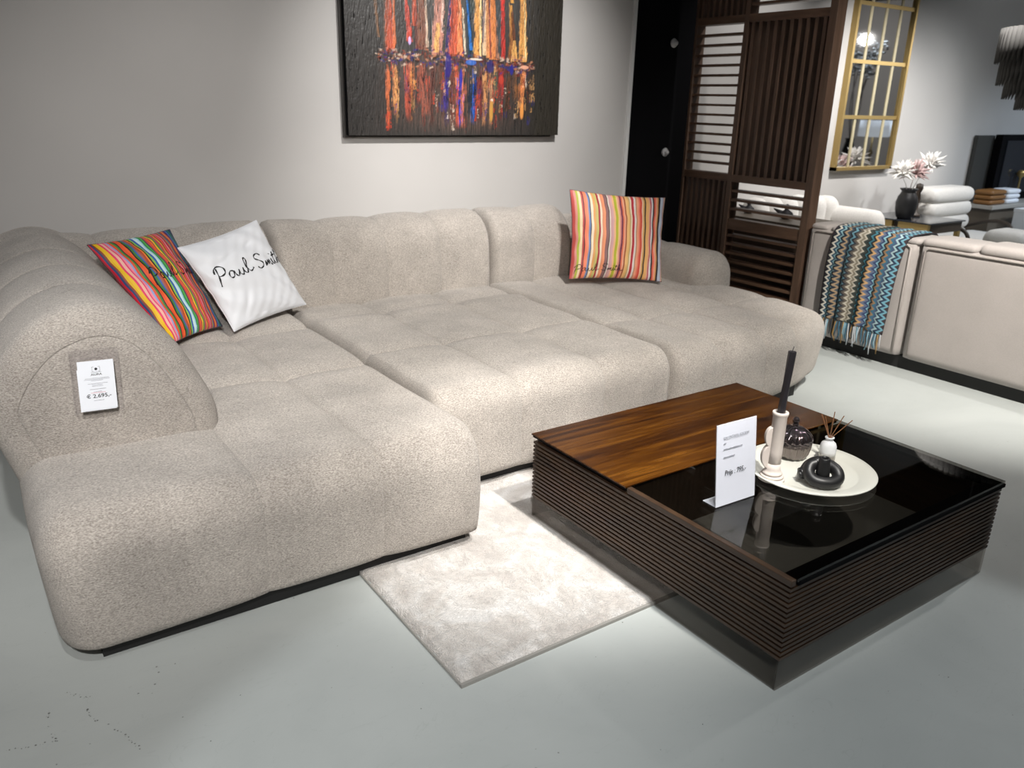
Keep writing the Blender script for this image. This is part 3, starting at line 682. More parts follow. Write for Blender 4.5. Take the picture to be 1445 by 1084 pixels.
MB().box(-hx+.036, hx-.036, -hy+.036, hy-.036, .10, .13).build('bottom_panel', M['darkgrey'] if 'darkgrey' in M else simple('interior_grey', (.20, .20, .19), .5), ct)
ysp = 1.687-cym
MB().box(-hx+.034, hx-.034, ysp+.005, hy-.034, .13, TZ-.014).build('inner_cabinet', M['darkwood'], ct)
wt = MB().box(-hx, hx, ysp, hy, TZ-.0035, TZ+.0015).build('wood_top', M['tabletop'], ct)
MB().box(-hx+.004, hx-.004, ysp+.003, hy-.004, TZ-.012, TZ-.0036).build('top_core', M['black'], ct)
# wood rim along the glass half and glass pane
rm = MB().box(-hx+.003, -hx+.022, -hy+.004, ysp-.004, TZ-.020, TZ-.001).build('wood_rim', M['slat'], ct, bevel=.002)
MB().box(-hx+.0225, hx-.002, -hy+.002, ysp-.002, TZ-.009, TZ+.001).build('glass_top', M['smoketop'], ct)
MB().box(-hx+.034, hx-.0, -hy+.0, -hy+.05, TZ-.021, TZ-.0095).box(hx-.05, hx-.003, -hy+.05, ysp-.01, TZ-.021, TZ-.0095).build('black_edge_band', M['black'], ct)
gb = MB(); X, Y = hx-.008, hy-.008; t_ = .006
gb.box(-X, X, -Y, -Y+t_, .0, .098).box(-X, X, Y-t_, Y, .0, .098).box(-X, -X+t_, -Y+t_, Y-t_, .0, .098).box(X-t_, X, -Y+t_, Y-t_, .0, .098)
gb.build('smoked_glass_base', M['smoke'], ct)
MB().box(-.36, .30, -.44, .42, 0, .098).build('inner_plinth', M['darkwood'], ct)

# ------------------------------------------------------------------ rug
def rug():
    x0, x1, y0, y1 = .937, 2.42, 1.535, 3.15; nx, ny = 150, 160; V = []; Fc = []
    for j in range(ny+1):
        for i in range(nx+1):
            u, v = i/nx, j/ny; x = x0+(x1-x0)*u; y = y0+(y1-y0)*v
            e = min(u*(x1-x0), (1-u)*(x1-x0), v*(y1-y0), (1-v)*(y1-y0)); z = .016*min(1, e/.015)**.5+.001*math.sin(31*x+5*math.sin(9*y))*math.cos(27*y)
            if i in (0, nx): x += .003*math.sin(y*57)+.003*math.sin(y*131)
            if j in (0, ny): y += .002*math.sin(x*43)
            V.append((x, y, max(z, .001)))
    for j in range(ny):
        for i in range(nx): k = j*(nx+1)+i; Fc.append((k, k+1, k+nx+2, k+nx+1))
    return V, Fc
root = thing('area_rug', 'cream short pile rug lying between the sofa and the coffee table', 'rug', (1.0, 1.6, 0))
V, Fc = rug(); o = mesh('pile', V, Fc, M['rug'], root, True); o.location = (-1.0, -1.6, 0)
hem = MB(); hem.tube([(.933, 1.53+i*.05, .004+.001*math.sin(i)) for i in range(33)], .004, 6); hem.box(.93, 2.42, 1.526, 1.536, 0, .010)
o = hem.build('hem', simple('rug_hem', (.30, .29, .27), .8), root); o.location = (-1.0, -1.6, 0)

# ------------------------------------------------------------------ things on the table
TT = TZ+.001
tx, ty = 2.240, 1.447
tr = MB(); TR_ = .212
tr.lathe([(0, .004), (.15, .004), (.158, .006), (.166, .011), (.190, .016), (TR_-.002, .019), (TR_, .017), (TR_-.001, .014), (.185, .010), (.160, .0), (0, 0)], 96)
o = tr.build('round_tray', M['tray'], None, True); o.location = (tx, ty, TT); tag(o, 'round cream enamel tray with raised rim on the black glass top', 'tray')
TS = TT+.0045
# candle holder
ch = thing('candle_holder', 'tall pale ceramic candle holder with two half-disc fins on the tray', 'candle holder', (2.075, 1.472, TS), R(-35))
base = MB(); pf = []
for k, (ra, rb) in enumerate(((.043, .043), (.038, .038), (.032, .032))):
    z = k*.010
    pf += [(ra-.004, z), (ra, z+.003), (ra, z+.007), (ra-.003, z+.010)]
pf += [(.027, .032), (.024, .040), (.0235, .06)]
base.lathe([(0, 0)]+pf+[(0, .06)], 48)
o = base.build('stepped_base', M['ceramic'], ch, True)
o = MB().lathe([(0, .03), (.0235, .03), (.0225, .10), (.0225, .22), (.0245, .226), (.0255, .231), (.0245, .236), (.020, .237), (.016, .234), (.0155, .20), (0, .20)], 40).build('stem', M['ceramic'], ch, True)
for zc, r_ in ((.082, .041), (.150, .035)):
    n_ = 20; vs = []; fs = []
    for sd in (-.010, .010):
        vs += [(-.018, sd, zc-r_)]+[(-.018-r_*.62*math.sin(math.pi*i/n_), sd, zc-r_*math.cos(math.pi*i/n_)) for i in range(1, n_)]+[(-.018, sd, zc+r_)]
    k_ = n_+1; fs = [tuple(range(k_)), tuple(reversed(range(k_, 2*k_)))]+[(i, (i+1) % k_, k_+(i+1) % k_, k_+i)[::-1] for i in range(k_)]
    MB().add(vs, fs).build('half_disc_fin', M['ceramic'], ch, False, .003)
# candle
def candle():
    V = []; Fc = []; n, k = 6, 26
    for i in range(k+1):
        z = i/k*.235; tw = i/k*1.1
        for j in range(n):
            th = 2*math.pi*j/n+tw; V.append((.0125*math.cos(th), .0125*math.sin(th), z))
    for i in range(k):
        for j in range(n): Fc.append((i*n+j, i*n+(j+1) % n, (i+1)*n+(j+1) % n, (i+1)*n+j))
    Fc += [tuple(reversed(range(n))), tuple(range(k*n, (k+1)*n))]
    return V, Fc
cn = thing('taper_candle', 'tall black faceted taper candle standing in the pale ceramic holder', 'candle', (2.075, 1.472, TS+.2005))
cn.rotation_euler = (R(1), R(2.2), 0)
V, Fc = candle(); mesh('wax_body', V, Fc, M['candle'], cn)
MB().tube([(0, 0, .234), (.001, 0, .242), (.005, .001, .250)], .0012, 6).build('wick', M['ink'], cn)
# ribbed glass jar
jr = thing('glass_jar', 'smoky fluted glass jar with mirrored dome lid and ball knob', 'jar', (2.285, 1.555, TS))
fl = lambda i, th, z: .15*abs(math.cos(8*th))**.6-.10
MB().lathe([(0, 0), (.036, 0), (.046, .004), (.055, .020), (.060, .045), (.0615, .062), (.0595, .062), (.057, .045), (.052, .02), (.04, .006), (0, .006)], 108, flute=fl).build('fluted_bowl', M['jar'], jr, True)
MB().lathe([(0, .0065), (.040, .0075), (.05, .022), (.054, .044), (0, .044)], 40).build('wax_fill', M['wax'], jr, True)
lf = lambda i, th, z: (.17*abs(math.cos(8*th+.9*(i//2 % 2)))-.09)*(1 if i < 9 else 0)
MB().lathe([(.060, .063), (.0625, .067), (.061, .074), (.0575, .082), (.053, .089), (.047, .096), (.039, .102), (.030, .107), (.020, .111), (.012, .113), (.009, .117), (.011, .121), (.008, .125)], 108, flute=lf).build('domed_lid', M['lid'], jr, True)
MB().lathe([(.001, .122)]+[(.0125*math.sin(a), .1355-.0125*math.cos(a)) for a in np.linspace(.3, 2.9, 12)]+[(.001, .148)], 32).build('ball_knob', M['lid'], jr, True)
# diffuser bottle with reeds
def bottle_mat():
    mt, nt, b = new_mat('white_silver_glaze'); L = nt.links.new
    g = nt.nodes.new('ShaderNodeTexCoord'); sp = N(nt, 'ShaderNodeSeparateXYZ'); L(g.outputs['Object'], sp.inputs[0])
    n = N(nt, 'ShaderNodeTexNoise', Scale=60.0); L(g.outputs['Object'], n.inputs['Vector'])
    mr = N(nt, 'ShaderNodeMapRange'); mr.inputs[1].default_value = .018; mr.inputs[2].default_value = .042; L(sp.outputs[2], mr.inputs[0])
    ad = N(nt, 'ShaderNodeMath', operation='MULTIPLY_ADD'); ad.inputs[1].default_value = .3; L(n.outputs[0], ad.inputs[0]); L(mr.outputs[0], ad.inputs[2])
    r = ramp(nt, [(.25, (.30, .28, .26)), (.95, (.78, .80, .83))]); L(ad.outputs[0], r.inputs[0]); L(r.outputs[0], b.inputs['Base Color'])
    r2 = ramp(nt, [(.2, (.9, .9, .9)), (.7, (0, 0, 0))]); L(ad.outputs[0], r2.inputs[0]); L(r2.outputs[0], b.inputs['Metallic']); b.inputs['Roughness'].default_value = .18
    return mt
bx, by = 2.362, 1.468
o = MB().lathe([(0, 0), (.024, 0), (.0275, .003), (.0275, .045), (.027, .056), (.023, .066), (.015, .073), (.0115, .078), (.0125, .081), (.0155, .083), (.0155, .087), (.012, .088), (.0095, .086), (.009, .070), (0, .070)], 48).build('reed_diffuser', bottle_mat(), None, True)
o.location = (bx, by, TS); tag(o, 'small white diffuser bottle fading to silver, behind the black knot', 'diffuser')
M['reed'] = simple('reed_brown', (.22, .10, .045), .6)
for dx, dy, ln2, lab in ((-.036, .010, .165, 'leftmost thick reed stick leaning left out of the diffuser bottle'), (-.020, .016, .155, 'second reed stick from the left in the diffuser bottle'), (.008, .012, .175, 'nearly upright middle reed stick in the diffuser bottle'), (.037, .002, .165, 'reed stick second from the right in the diffuser bottle'), (.062, -.012, .155, 'rightmost reed stick leaning far right from the diffuser bottle')):
    # dx along the picture's right
    c = Vector((bx, by, TS)); rr_ = Vector((.82, -.57, 0)); ff_ = Vector((.57, .82, 0))
    a = c+rr_*(-dx*.12)+ff_*(-dy*.1)+Vector((0, 0, .070)); b_ = c+rr_*dx+ff_*dy+Vector((0, 0, ln2))
    o = MB().tube([(0, 0, 0), b_-a], .0016 if dx > -.03 else .0024, 8).build('reed_stick', M['reed'], None); o.location = a
    tag(o, lab, 'reed stick', 'reeds in the diffuser bottle')
# black knot
kn = thing('knot_ornament', 'matte black ceramic knot shaped candle holder at the tray front', 'ornament', (2.185, 1.372, TS))
rr_ = Vector((.82, -.57, 0)); ff_ = Vector((.57, .82, 0)); uz = Vector((0, 0, 1))
path = [(-.060, .006, .028), (-.045, .010, .034), (-.028, .026, .048), (.000, .034, .058), (.030, .020, .056), (.050, -.004, .046), (.050, -.026, .029), (.026, -.042, .021), (-.006, -.043, .021), (-.032, -.030, .026), (-.040, -.008, .040), (-.030, .008, .058), (-.012, .010, .064), (.001, .004, .060), (.003, -.006, .050), (.001, -.006, .036)]
pts = cr([p for p in path[:13]], 6); P3 = [rr_*a+ff_*b+uz*(c) for a, b, c in pts]
MB().tube(P3, .0195, 20).build('coiled_tube', M['blackcer'], kn, True)
cc = rr_*.002+ff_*(-.016)
MB().lathe([(.023, .025), (.0215, .050), (.018, .080), (.0175, .094), (.0155, .096), (.011, .096), (.010, .090), (.010, .078), (0, .078)], 36, c=cc).build('candle_socket', M['blackcer'], kn, True)
dirx = -rr_; e0 = rr_*(-.050)+ff_*.004+uz*.026
MB().tube([e0, e0+dirx*.018], .0135, 24).build('side_socket', M['blackcer'], kn, True, .002)
# price card in acrylic holder
cdh = thing('price_card_stand', 'upright acrylic stand with white price card on the black glass', 'price card', (1.852, 1.43, TT), R(-2))
CW, CH, ln3 = .087, .262, .032
def leanp(x, z, d=0): return (x, d+ln3*z/CH, z)
def sheet(mb, x0, x1, z0, z1, d0, d1):
    vs = [leanp(x, z, d) for d in (d0, d1) for z in (z0, z1) for x in (x0, x1)]
    return mb.add(vs, [(0, 1, 3, 2), (4, 6, 7, 5), (0, 4, 5, 1), (2, 3, 7, 6), (0, 2, 6, 4), (1, 5, 7, 3)])
mb = MB(); sheet(mb, -CW, CW, 0, CH, -.0035, -.002); sheet(mb, -CW, CW, 0, CH, .002, .0035); mb.box(-CW, CW, -.0035, .07, 0, .002); mb.build('acrylic_holder', M['clear'], cdh)
mb = MB(); sheet(mb, -CW+.002, CW-.002, .003, CH-.003, -.0012, .0008); pcard = mb.build('paper_card', M['paper'], cdh)
MB().box(-CW+.004, -.01, .006, .055, .0022, .003).build('paper_fold', M['paper'], cdh)
ang = math.atan2(ln3, CH); RC = (R(90)-ang, 0, 0)
def ctext(body, size, x, z, mat, **k):
    p = leanp(x, z, -.0039); return text_on(pcard, body, size, p, RC, mat, **k)
ctext('SALONTAFEL SOCIETY', .0135, -.058, .212, M['greyink'], sx=.80)
ctext('Prijs : 795,-', .0235, -.052, .098, M['ink'], shear=.15, sx=.86)
for x0, x1, z in ((-.058, -.048, .198), (-.058, .022, .180), (-.058, -.010, .155)):
    x = x0; mb = MB()
    while x < x1:
        wd = random.uniform(.003, .009); sheet(mb, x, min(x+wd, x1), z, z+random.uniform(.002, .0035), -.0041, -.0039); x += wd
    mb.build('printed_line', M['greyink'], pcard)

# ------------------------------------------------------------------ slatted screen
scr = thing('slatted_screen', 'tall walnut room divider with alternating horizontal and vertical slats', 'room divider', (4.70, 3.9, 0))
SX = .045; ya, ybm, yc = 3.31-3.9, 4.005-3.9, 4.47-3.9   # near post, middle post, far end
hts = [0.03, 1.02, 2.065, 3.05]
for y0, y1, mt_ in ((ya, ya+.055, M['screen']), (ybm-.02, ybm+.02, M['screen']), (yc-.02, yc, M['screen'])):
    MB().box(-SX, SX, y0, y1, 0, 3.1).build('post', mt_, scr, bevel=.002)
for z in hts: MB().box(-SX+.002, SX-.002, ya+.055, ybm-.02, z-.025, z+.025).build('rail', M['board'], scr); MB().box(-SX+.002, SX-.002, ybm+.02, yc-.02, z-.025, z+.025).build('rail', M['board'], scr)
def cell(y0, y1, z0, z1, horiz, n, th=.020, skip=None):
    mb = MB()
    for k in range(n):
        c = (k+.5)/n if not horiz else (k+1)/(n+1)
        if horiz:
            z = z0+(z1-z0)*c
            if skip and skip(z): continue
            mb.box(-SX+.012, SX-.012, y0, y1, z-th/2, z+th/2)
        else:
            y = y0+(y1-y0)*c; mb.box(-SX+.012, SX-.012, y-th/2, y+th/2, z0, z1)
    return mb.build('slat_panel', M['board'] if horiz else M['screen'], scr)
for k in range(3):
    z0, z1 = hts[k]+.025, hts[k+1]-.025
    cell(ya+.055, ybm-.02, z0, z1, k % 2 == 0, 14 if k % 2 == 0 else 10, .018 if k % 2 == 0 else .024, (lambda z: .655 < z < .745) if k == 0 else None)
    cell(ybm+.02, yc-.02, z0, z1, k % 2 == 1, 14 if k % 2 == 1 else 8, .016 if k % 2 == 1 else .022)
MB().box(-SX+.01, SX-.01, ya+.055, ybm-.02, .662, .738).build('wide_board', M['board'], scr)
for z, lb in ((1.93, 'upper round white wall hook on the black wall beside the screen'), (1.16, 'lower round white wall hook on the black wall beside the screen')):
    o = MB().lathe([(0, 0), (.030, 0), (.033, .008), (.026, .018), (.012, .022), (.016, .034), (0, .038)], 20).build('wall_hook', M['hook'], None, True)
    o.rotation_euler = (R(90), 0, 0); o.location = (4.60, 4.62, z); tag(o, lb, 'wall hook', 'hooks on the black wall')

# ------------------------------------------------------------------ wall mirror
mx0, mx1, mz0, mz1 = 6.68, 7.58, .975, 2.75
mr_ = thing('window_mirror', 'tall gold framed window-pane mirror on the grey wall', 'mirror', ((mx0+mx1)/2, 4.60, mz0))
hw, hh = (mx1-mx0)/2, mz1-mz0
MB().box(-hw+.02, hw-.02, -.030, 0, .02, hh-.02).build('mirror_glass', M['mirror'], mr_)
MB().box(-hw, -hw+.028, -.055, 0, 0, hh).box(hw-.028, hw, -.055, 0, 0, hh).box(-hw, hw, -.055, 0, 0, .03).box(-hw, hw, -.055, 0, hh-.03, hh).build('frame', M['gold'], mr_)
for k in (1, 2, 3): MB().box(-hw+2*hw*k/4-.016, -hw+2*hw*k/4+.016, -.036, -.029, .03, hh-.03).build('vertical_bar', M['goldbar'], mr_)
for k in (1, 2, 3): MB().box(-hw+.028, hw-.028, -.040, -.029, .465*k-.016, .465*k+.016).build('horizontal_bar', M['gold'], mr_)

# ------------------------------------------------------------------ second sofa (seen from behind) and throw
s2 = thing('velvet_sofa', 'pale taupe velvet sofa seen from behind, right of the screen', 'sofa', (4.65, 2.3, 0))
def s2obj(o): o.location = (-4.65, -2.3, 0); return o
SV = M['velvet']
for nm, y0, y1 in (('back_panel', 2.545, 3.275), ('back_panel', .9, 2.515)):
    s2obj(rbox(nm, (4.65, y0, .075), (4.90, y1, .775), (.02, .02, .03), SV, s2, .05))
    # piping
    mb = MB(); mb.tube([(4.646, y0+.03, .10), (4.646, y0+.03, .740), (4.646, y0+.05, .755), (4.646, y1-.05, .755), (4.646, y1-.03, .740), (4.646, y1-.03, .10)], .006, 8)
    s2obj(mb.build('piping', M['piping'], s2, True))
for y0, y1 in ((3.14, 3.28), (2.53, 3.135), (2.20, 2.525), (1.78, 2.195), (1.35, 1.775), (.9, 1.345)):
    s2obj(rbox('top_cushion', (4.645, y0, .755), (4.93, y1, .800 if y0 > 2.5 else .812 if y0 > 2.1 else .824), (.05, .03, .03), SV, s2, .02))
for y0, y1 in ((.9, 2.0), (2.01, 3.275)):
    s2obj(rbox('seat_cushion', (4.86, y0, .12), (5.62, y1, .44), (.06, .05, .08), SV, s2, .05))
s2obj(rbox('armrest', (4.86, 3.06, .10), (5.6, 3.27, .62), (.06, .06, .08), SV, s2, .05))
s2obj(MB().box(4.70, 5.55, .95, 3.22, 0, .08).build('plinth', M['plinth'], s2))

def zigzag_mat():
    mt, nt, b = new_mat('zigzag_knit'); L = nt.links.new
    uv = nt.nodes.new('ShaderNodeTexCoord'); sp = N(nt, 'ShaderNodeSeparateXYZ'); L(uv.outputs['UV'], sp.inputs[0])
    pp = N(nt, 'ShaderNodeMath', operation='PINGPONG'); pp.inputs[1].default_value = .019; L(sp.outputs[1], pp.inputs[0])
    ma = N(nt, 'ShaderNodeMath', operation='MULTIPLY_ADD'); ma.inputs[1].default_value = 1.5; L(pp.outputs[0], ma.inputs[0]); L(sp.outputs[0], ma.inputs[2])
    nn = N(nt, 'ShaderNodeMath', operation='MULTIPLY'); nn.inputs[1].default_value = 1/.56; L(ma.outputs[0], nn.inputs[0])
    fr = N(nt, 'ShaderNodeMath', operation='FRACT'); L(nn.outputs[0], fr.inputs[0])
    cols = ['3a2f33', '20242c', 'c8c4b8', '2a4a60', '8ab0b8', '1f2a38', '9a8468', '3a4a58', '262a30', '6a98a8', '2a3038', '585048', 'b0aa9c', '8a8272', 'c0baac', '3a403c', '28302f', '3f7888', '262c30', 'b89468', '5a6478', '2c3c60', '88b4c0', '23262e', '9a7c5c', '3a6a80', '4a5a78', 'a8c4c8', '2a3a50', '6a9cac']
    r = ramp(nt, [(i/30, hexc(c)) for i, c in enumerate(cols)], 'CONSTANT'); L(fr.outputs[0], r.inputs[0]); L(r.outputs[0], b.inputs['Base Color'])
    n = N(nt, 'ShaderNodeTexNoise', Scale=260.0); L(uv.outputs['UV'], n.inputs['Vector'])
    bp = N(nt, 'ShaderNodeBump', Strength=.4, Distance=.004); L(n.outputs[0], bp.inputs['Height']); L(bp.outputs[0], b.inputs['Normal'])
    b.inputs['Roughness'].default_value = .95; return mt
def throw():
    root = thing('zigzag_throw', 'blue and grey zigzag knitted throw with fringe over the velvet sofa back', 'throw blanket', (4.62, 2.86, .85))
    # path from seat side over the crest and down the back
    sp_ = cr([(5.0, .50), (4.975, .70), (4.955, .77), (4.90, .806), (4.79, .812), (4.68, .807), (4.635, .788), (4.622, .74), (4.618, .60), (4.617, .40), (4.617, .195)], 10)
    d = np.concatenate([[0], np.cumsum(np.linalg.norm(np.diff(sp_, axis=0), axis=1))]); K = 110; S = np.linspace(0, d[-1], K)
    X = np.interp(S, d, sp_[:, 0]); Z = np.interp(S, d, sp_[:, 1]); n = 90; V = []; UV = []; Fc = []; crest = .45
    def yy(t, s, z):
        drop = max(0, (.85-z))*(s > .5); yl = 3.075+.02*drop; yr = 2.585+.09*drop
        return yl+(yr-yl)*t+.006*math.sin(9*s)
    def fold(t, s, z):
        drop = min(1, max(0, (.87-z))*3)
        f = .010*math.sin(t*24+.5*math.sin(5*s))+.007*math.sin(t*41+1)+(.018*math.exp(-((t-.17)/.03)**2))
        return f*drop
    for k in range(K):
        for i in range(n+1):
            t = i/n; s = S[k]; z = Z[k]; x = X[k]; f = fold(t, s, z)+.010*min(1, max(0, .87-z)*4)
            x = x-f-.004 if x < 4.8 else x+abs(f)+.008
            zz = z+.003*math.sin(t*30)*(z > .80)
            if x < 4.8: zz += .09*drop_low(t)*max(0, (.6-z)/.4)
            V.append((x-4.62, yy(t, s, z)-2.86, zz-.85)); UV.append((t*.56, s))
    for k in range(K-1):
        for i in range(n): a = k*(n+1)+i; Fc.append((a, a+1, a+n+2, a+n+1))
    o = mesh('knitted_cloth', V, Fc, zigzag_mat(), root, True); me = o.data
    uvl = me.uv_layers.new(name='UVMap'); li = [0]*len(me.loops); me.loops.foreach_get('vertex_index', li); uvl.data.foreach_set('uv', [c for i in li for c in UV[i]])
    sol = o.modifiers.new('thickness', 'SOLIDIFY'); sol.thickness = .006; sol.offset = -1
    yarn = [simple('yarn', hexc(c), .9) for c in ('c0c4c8', '3a6a80', 'a08050', '2a3038', '8ab0c0')]
    for i in range(2, n, 2):
        v = V[(K-1)*(n+1)+i]; L_ = random.uniform(.09, .145); w1, w2 = random.uniform(-.012, .012), random.uniform(-.012, .012)
        MB().tube([(v[0], v[1], v[2]+.005), (v[0]-.004, v[1]+w1*.5, v[2]-L_*.35), (v[0]-.002+w2*.3, v[1]+w1, v[2]-L_*.7), (v[0], v[1]+w2, v[2]-L_)], [.0035, .004, .0035, .003], 6).build('fringe_strand', random.choice(yarn), root, True)
def drop_low(t): return math.sin(t*3.0)*.2+.25*(1-t)
throw()

# ------------------------------------------------------------------ behind the screen : sideboard, white sofa
sb = thing('dark_sideboard', 'low dark wood sideboard standing directly behind the slatted screen', 'sideboard', (5.15, 3.95, 0))
MB().box(-.22, .22, -.55, .55, .06, .70).build('body', M['darkwood'], sb, bevel=.004)
MB().box(-.235, .235, -.565, .565, .70, .725).build('top', M['taupe'], sb, bevel=.003)
for sx in (-.18, .18):
    for sy in (-.5, .5): MB().box(sx-.02, sx+.02, sy-.02, sy+.02, 0, .06).build('leg', M['black'], sb)
for y_, s_, lb in ((4.18, 1, 'small dark decorative bird on the sideboard behind the screen, left one'), (3.83, 1.15, 'small dark decorative bird on the sideboard behind the screen, right one')):
    b_ = MB(); b_.lathe([(.001, 0), (.03, .004), (.045, .02), (.040, .04), (.02, .055), (.012, .06), (.018, .075), (.012, .09), (.001, .095)], 20); b_.tube([(0, .03, .03), (0, .10, .055)], [.02, .004], 8); b_.tube([(0, -.012, .078), (0, -.04, .074)], [.006, .001], 6)
    o = b_.build('bird_figurine', M['ink'], None, True); o.scale = (s_,)*3; o.location = (5.12, y_, .725); tag(o, lb, 'figurine', 'figurines behind the screen')
ws = thing('white_channel_sofa', 'white channel-tufted sofa against the grey wall under the mirror', 'sofa', (5.9, 4.2, 0))
for k in range(6):
    o = rbox('back_channel', (-.47+k*.19, .12, .05), (-.47+k*.19+.188, .36, .80-.02*(k > 4)), (.09, .1, .12), M['white_fab'], ws, .03)
rbox('seat', (-.47, -.25, .06), (.60, .16, .42), (.06, .06, .08), M['white_fab'], ws, .05)
rbox('armrest', (.52, -.30, .05), (.72, .34, .70), (.09, .08, .12), M['white_fab'], ws, .03)
MB().box(-.4, .6, -.2, .3, 0, .06).build('plinth', M['plinth'], ws)

# ------------------------------------------------------------------ console table, vase, flowers
dk = thing('gold_table', 'gold drawer table with black glass top near the grey wall', 'table', (7.55, 4.2, 0))
DZ = .555
MB().box(-.32, .29, -.33, .35, DZ-.012, DZ).build('glass_top', M['darkmirror'], dk, bevel=.002)
for y0, y1 in ((-.31, -.02), (.04, .33)): MB().box(-.31, -.27, y0, y1, DZ-.115, DZ-.013).build('gold_drawer', M['gold'], dk, bevel=.003)
MB().box(-.27, .27, -.31, .33, DZ-.10, DZ-.013).build('carcass', M['darkwood'], dk)
for sx in (-.25, .25):
    for sy in (-.29, .31): MB().box(sx-.02, sx+.02, sy-.02, sy+.02, 0, DZ-.1).build('leg', M['gold'], dk)
vx, vy = 7.36, 4.20
vs_ = MB().lathe([(0, 0), (.06, 0), (.075, .02), (.09, .08), (.095, .15), (.085, .20), (.065, .235), (.06, .25), (.08, .27), (.078, .275), (.05, .27), (.045, .2), (0, .2)], 32).build('black_vase', M['blackcer'], None, True)
vs_.location = (vx, vy, DZ); tag(vs_, 'black waisted vase holding white and pink flowers on the gold table', 'vase')
def feather(col, name, lab, dx, dy, h, n=26, r=.10):
    mb = MB(); rd = random.Random(int(abs(dx*1000))+n)
    mb.tube([(0, 0, 0), (dx*.45, dy*.45, h*.6), (dx, dy, h)], [.004, .003, .002], 6)
    for k in range(n*3):
        a = rd.uniform(0, 6.28); e = rd.uniform(-.3, 1.4); L_ = r*rd.uniform(.6, 1.1); d = Vector((math.cos(a)*math.cos(e), math.sin(a)*math.cos(e), math.sin(e)))
        s = Vector((dx, dy, h)); mid = s+d*L_*.6+Vector((0, 0, .01)); mb.tube([s, mid, s+d*L_], [.003, .011, .001], 6)
    o = mb.build(name, col, None, True); o.location = (vx, vy, DZ+.2005); tag(o, lab, 'flower', 'flowers in the black vase'); return o
M['petal_w'] = simple('petal_white', (.80, .78, .75), .8); M['petal_p'] = simple('petal_pink', (.55, .40, .39), .8); M['petal_d'] = simple('petal_dark', (.05, .05, .05), .8)
feather(M['petal_w'], 'white_flower', 'left white feathery flower in the black vase', -.17, .0, .20, r=.14)
feather(M['petal_p'], 'pink_flower', 'dusty pink feathery flower in the middle of the black vase', .0, -.03, .20, r=.15)
feather(M['petal_w'], 'white_flower', 'right white feathery flower in the black vase, tallest of all', .24, -.02, .26, r=.16)
st_ = MB().lathe([(0, 0), (.05, 0), (.05, .02), (.02, .04), (.018, .12), (.03, .16), (.02, .22), (.035, .26), (.03, .30), (0, .31)], 20).build('dark_statuette', M['darkwood'], None, True)
st_.location = (7.62, 4.25, DZ); tag(st_, 'slim dark statuette beside the flower vase on the gold table', 'statuette')

# white armchair with tiers, ottomans
ac = thing('tiered_armchair', 'white armchair with stacked horizontal cushion rolls behind the gold table', 'armchair', (8.36, 4.2, 0))
for k in range(4): rbox('back_roll', (-.42, .05, .24+k*.135), (.36, .36, .24+k*.135+.15), (.07, .07, .07), M['white_fab'], ac, .03)
rbox('seat', (-.45, -.42, .14), (.45, .10, .36), (.07, .07, .08), M['white_fab'], ac, .04)
MB().tube(cr([(-.46, .2, .36), (-.46, -.1, .46), (-.44, -.30, .44), (-.42, -.36, .30)], 6), .018, 10).build('metal_armrest', M['darkwood'], ac, True)
MB().tube(cr([(.46, .2, .36), (.46, -.1, .46), (.44, -.30, .44), (.42, -.36, .30)], 6), .018, 10).build('metal_armrest', M['darkwood'], ac, True)
for sx in (-.38, .38):
    for sy in (-.34, .28): MB().box(sx-.02, sx+.02, sy-.02, sy+.02, 0, .16).build('leg', M['darkwood'], ac)
for px_, py_, lb in ((8.02, 3.52, 'left white round-edged ottoman in front of the tiered armchair'), (8.50, 3.42, 'right white ottoman nearest the edge of the picture')):
    ot = thing('white_ottoman', lb, 'ottoman', (px_, py_, 0), group='white ottomans')
    rbox('seat', (-.20, -.19, .28), (.20, .19, .50), (.09, .09, .1), M['white_fab'], ot, .04)
    for sx in (-.15, .15):
        for sy in (-.14, .14): MB().box(sx-.012, sx+.012, sy-.012, sy+.012, 0, .29).build('leg', M['black'], ot)
# far side: taupe cabinet, boxes, stool, leaning panel, dark mirror
cb = thing('taupe_cabinet', 'long taupe sideboard with pale top at the far right', 'sideboard', (10.1, 4.25, 0))
MB().box(-1.06, 1.9, -.02, .28, .05, .55).build('body', M['taupe'], cb, bevel=.004)
MB().box(-1.1, 1.94, -.05, .29, .55, .59).build('top', simple('pale_top', (.42, .40, .37), .4), cb, bevel=.003)
MB().box(-1.0, 1.8, .02, .25, 0, .05).build('plinth', M['black'], cb)
for x_, w_, mt_, lb, nm in ((9.17, .16, M['brown'], 'cognac brown folded textile on the far sideboard', 'folded_textile'), (9.50, .14, M['paper'], 'white folded textile beside the cognac one on the far sideboard', 'folded_textile')):
    o = MB()
    t_ = thing(nm, lb, 'textile', (x_, 4.34, .59), group='folded textiles on the far sideboard')
    for k in range(3): rbox('fold', (-w_, -.11, k*.05), (w_, .09, k*.05+.052), (.02, .03, .024), mt_, t_, .03)
stl = thing('white_stool', 'white open-sided stool at the right edge before the sideboard', 'stool', (9.62, 3.92, 0))
MB().box(-.28, .28, -.22, .22, .52, .56).build('top', M['lampwhite'], stl, bevel=.004)
for sx in (-.26, .26): MB().box(sx-.02, sx+.02, -.21, .21, 0, .52).build('side_frame', M['lampwhite'], stl)
pnl = MB().box(-.18, .18, -.02, .02, 0, 1.28).build('leaning_panel', simple('grey_panel', (.045, .045, .042), .5), None, bevel=.003); pnl.location = (9.30, 4.57, 0); tag(pnl, 'narrow dark grey panel standing against the wall at far right', 'panel')
dm = thing('dark_display_case', 'tall dark glossy display case at the right edge of the picture', 'cabinet', (10.02, 4.48, .59))
MB().box(-.56, .9, -.02, .06, 0, .70).build('body', M['black'], dm, bevel=.004)
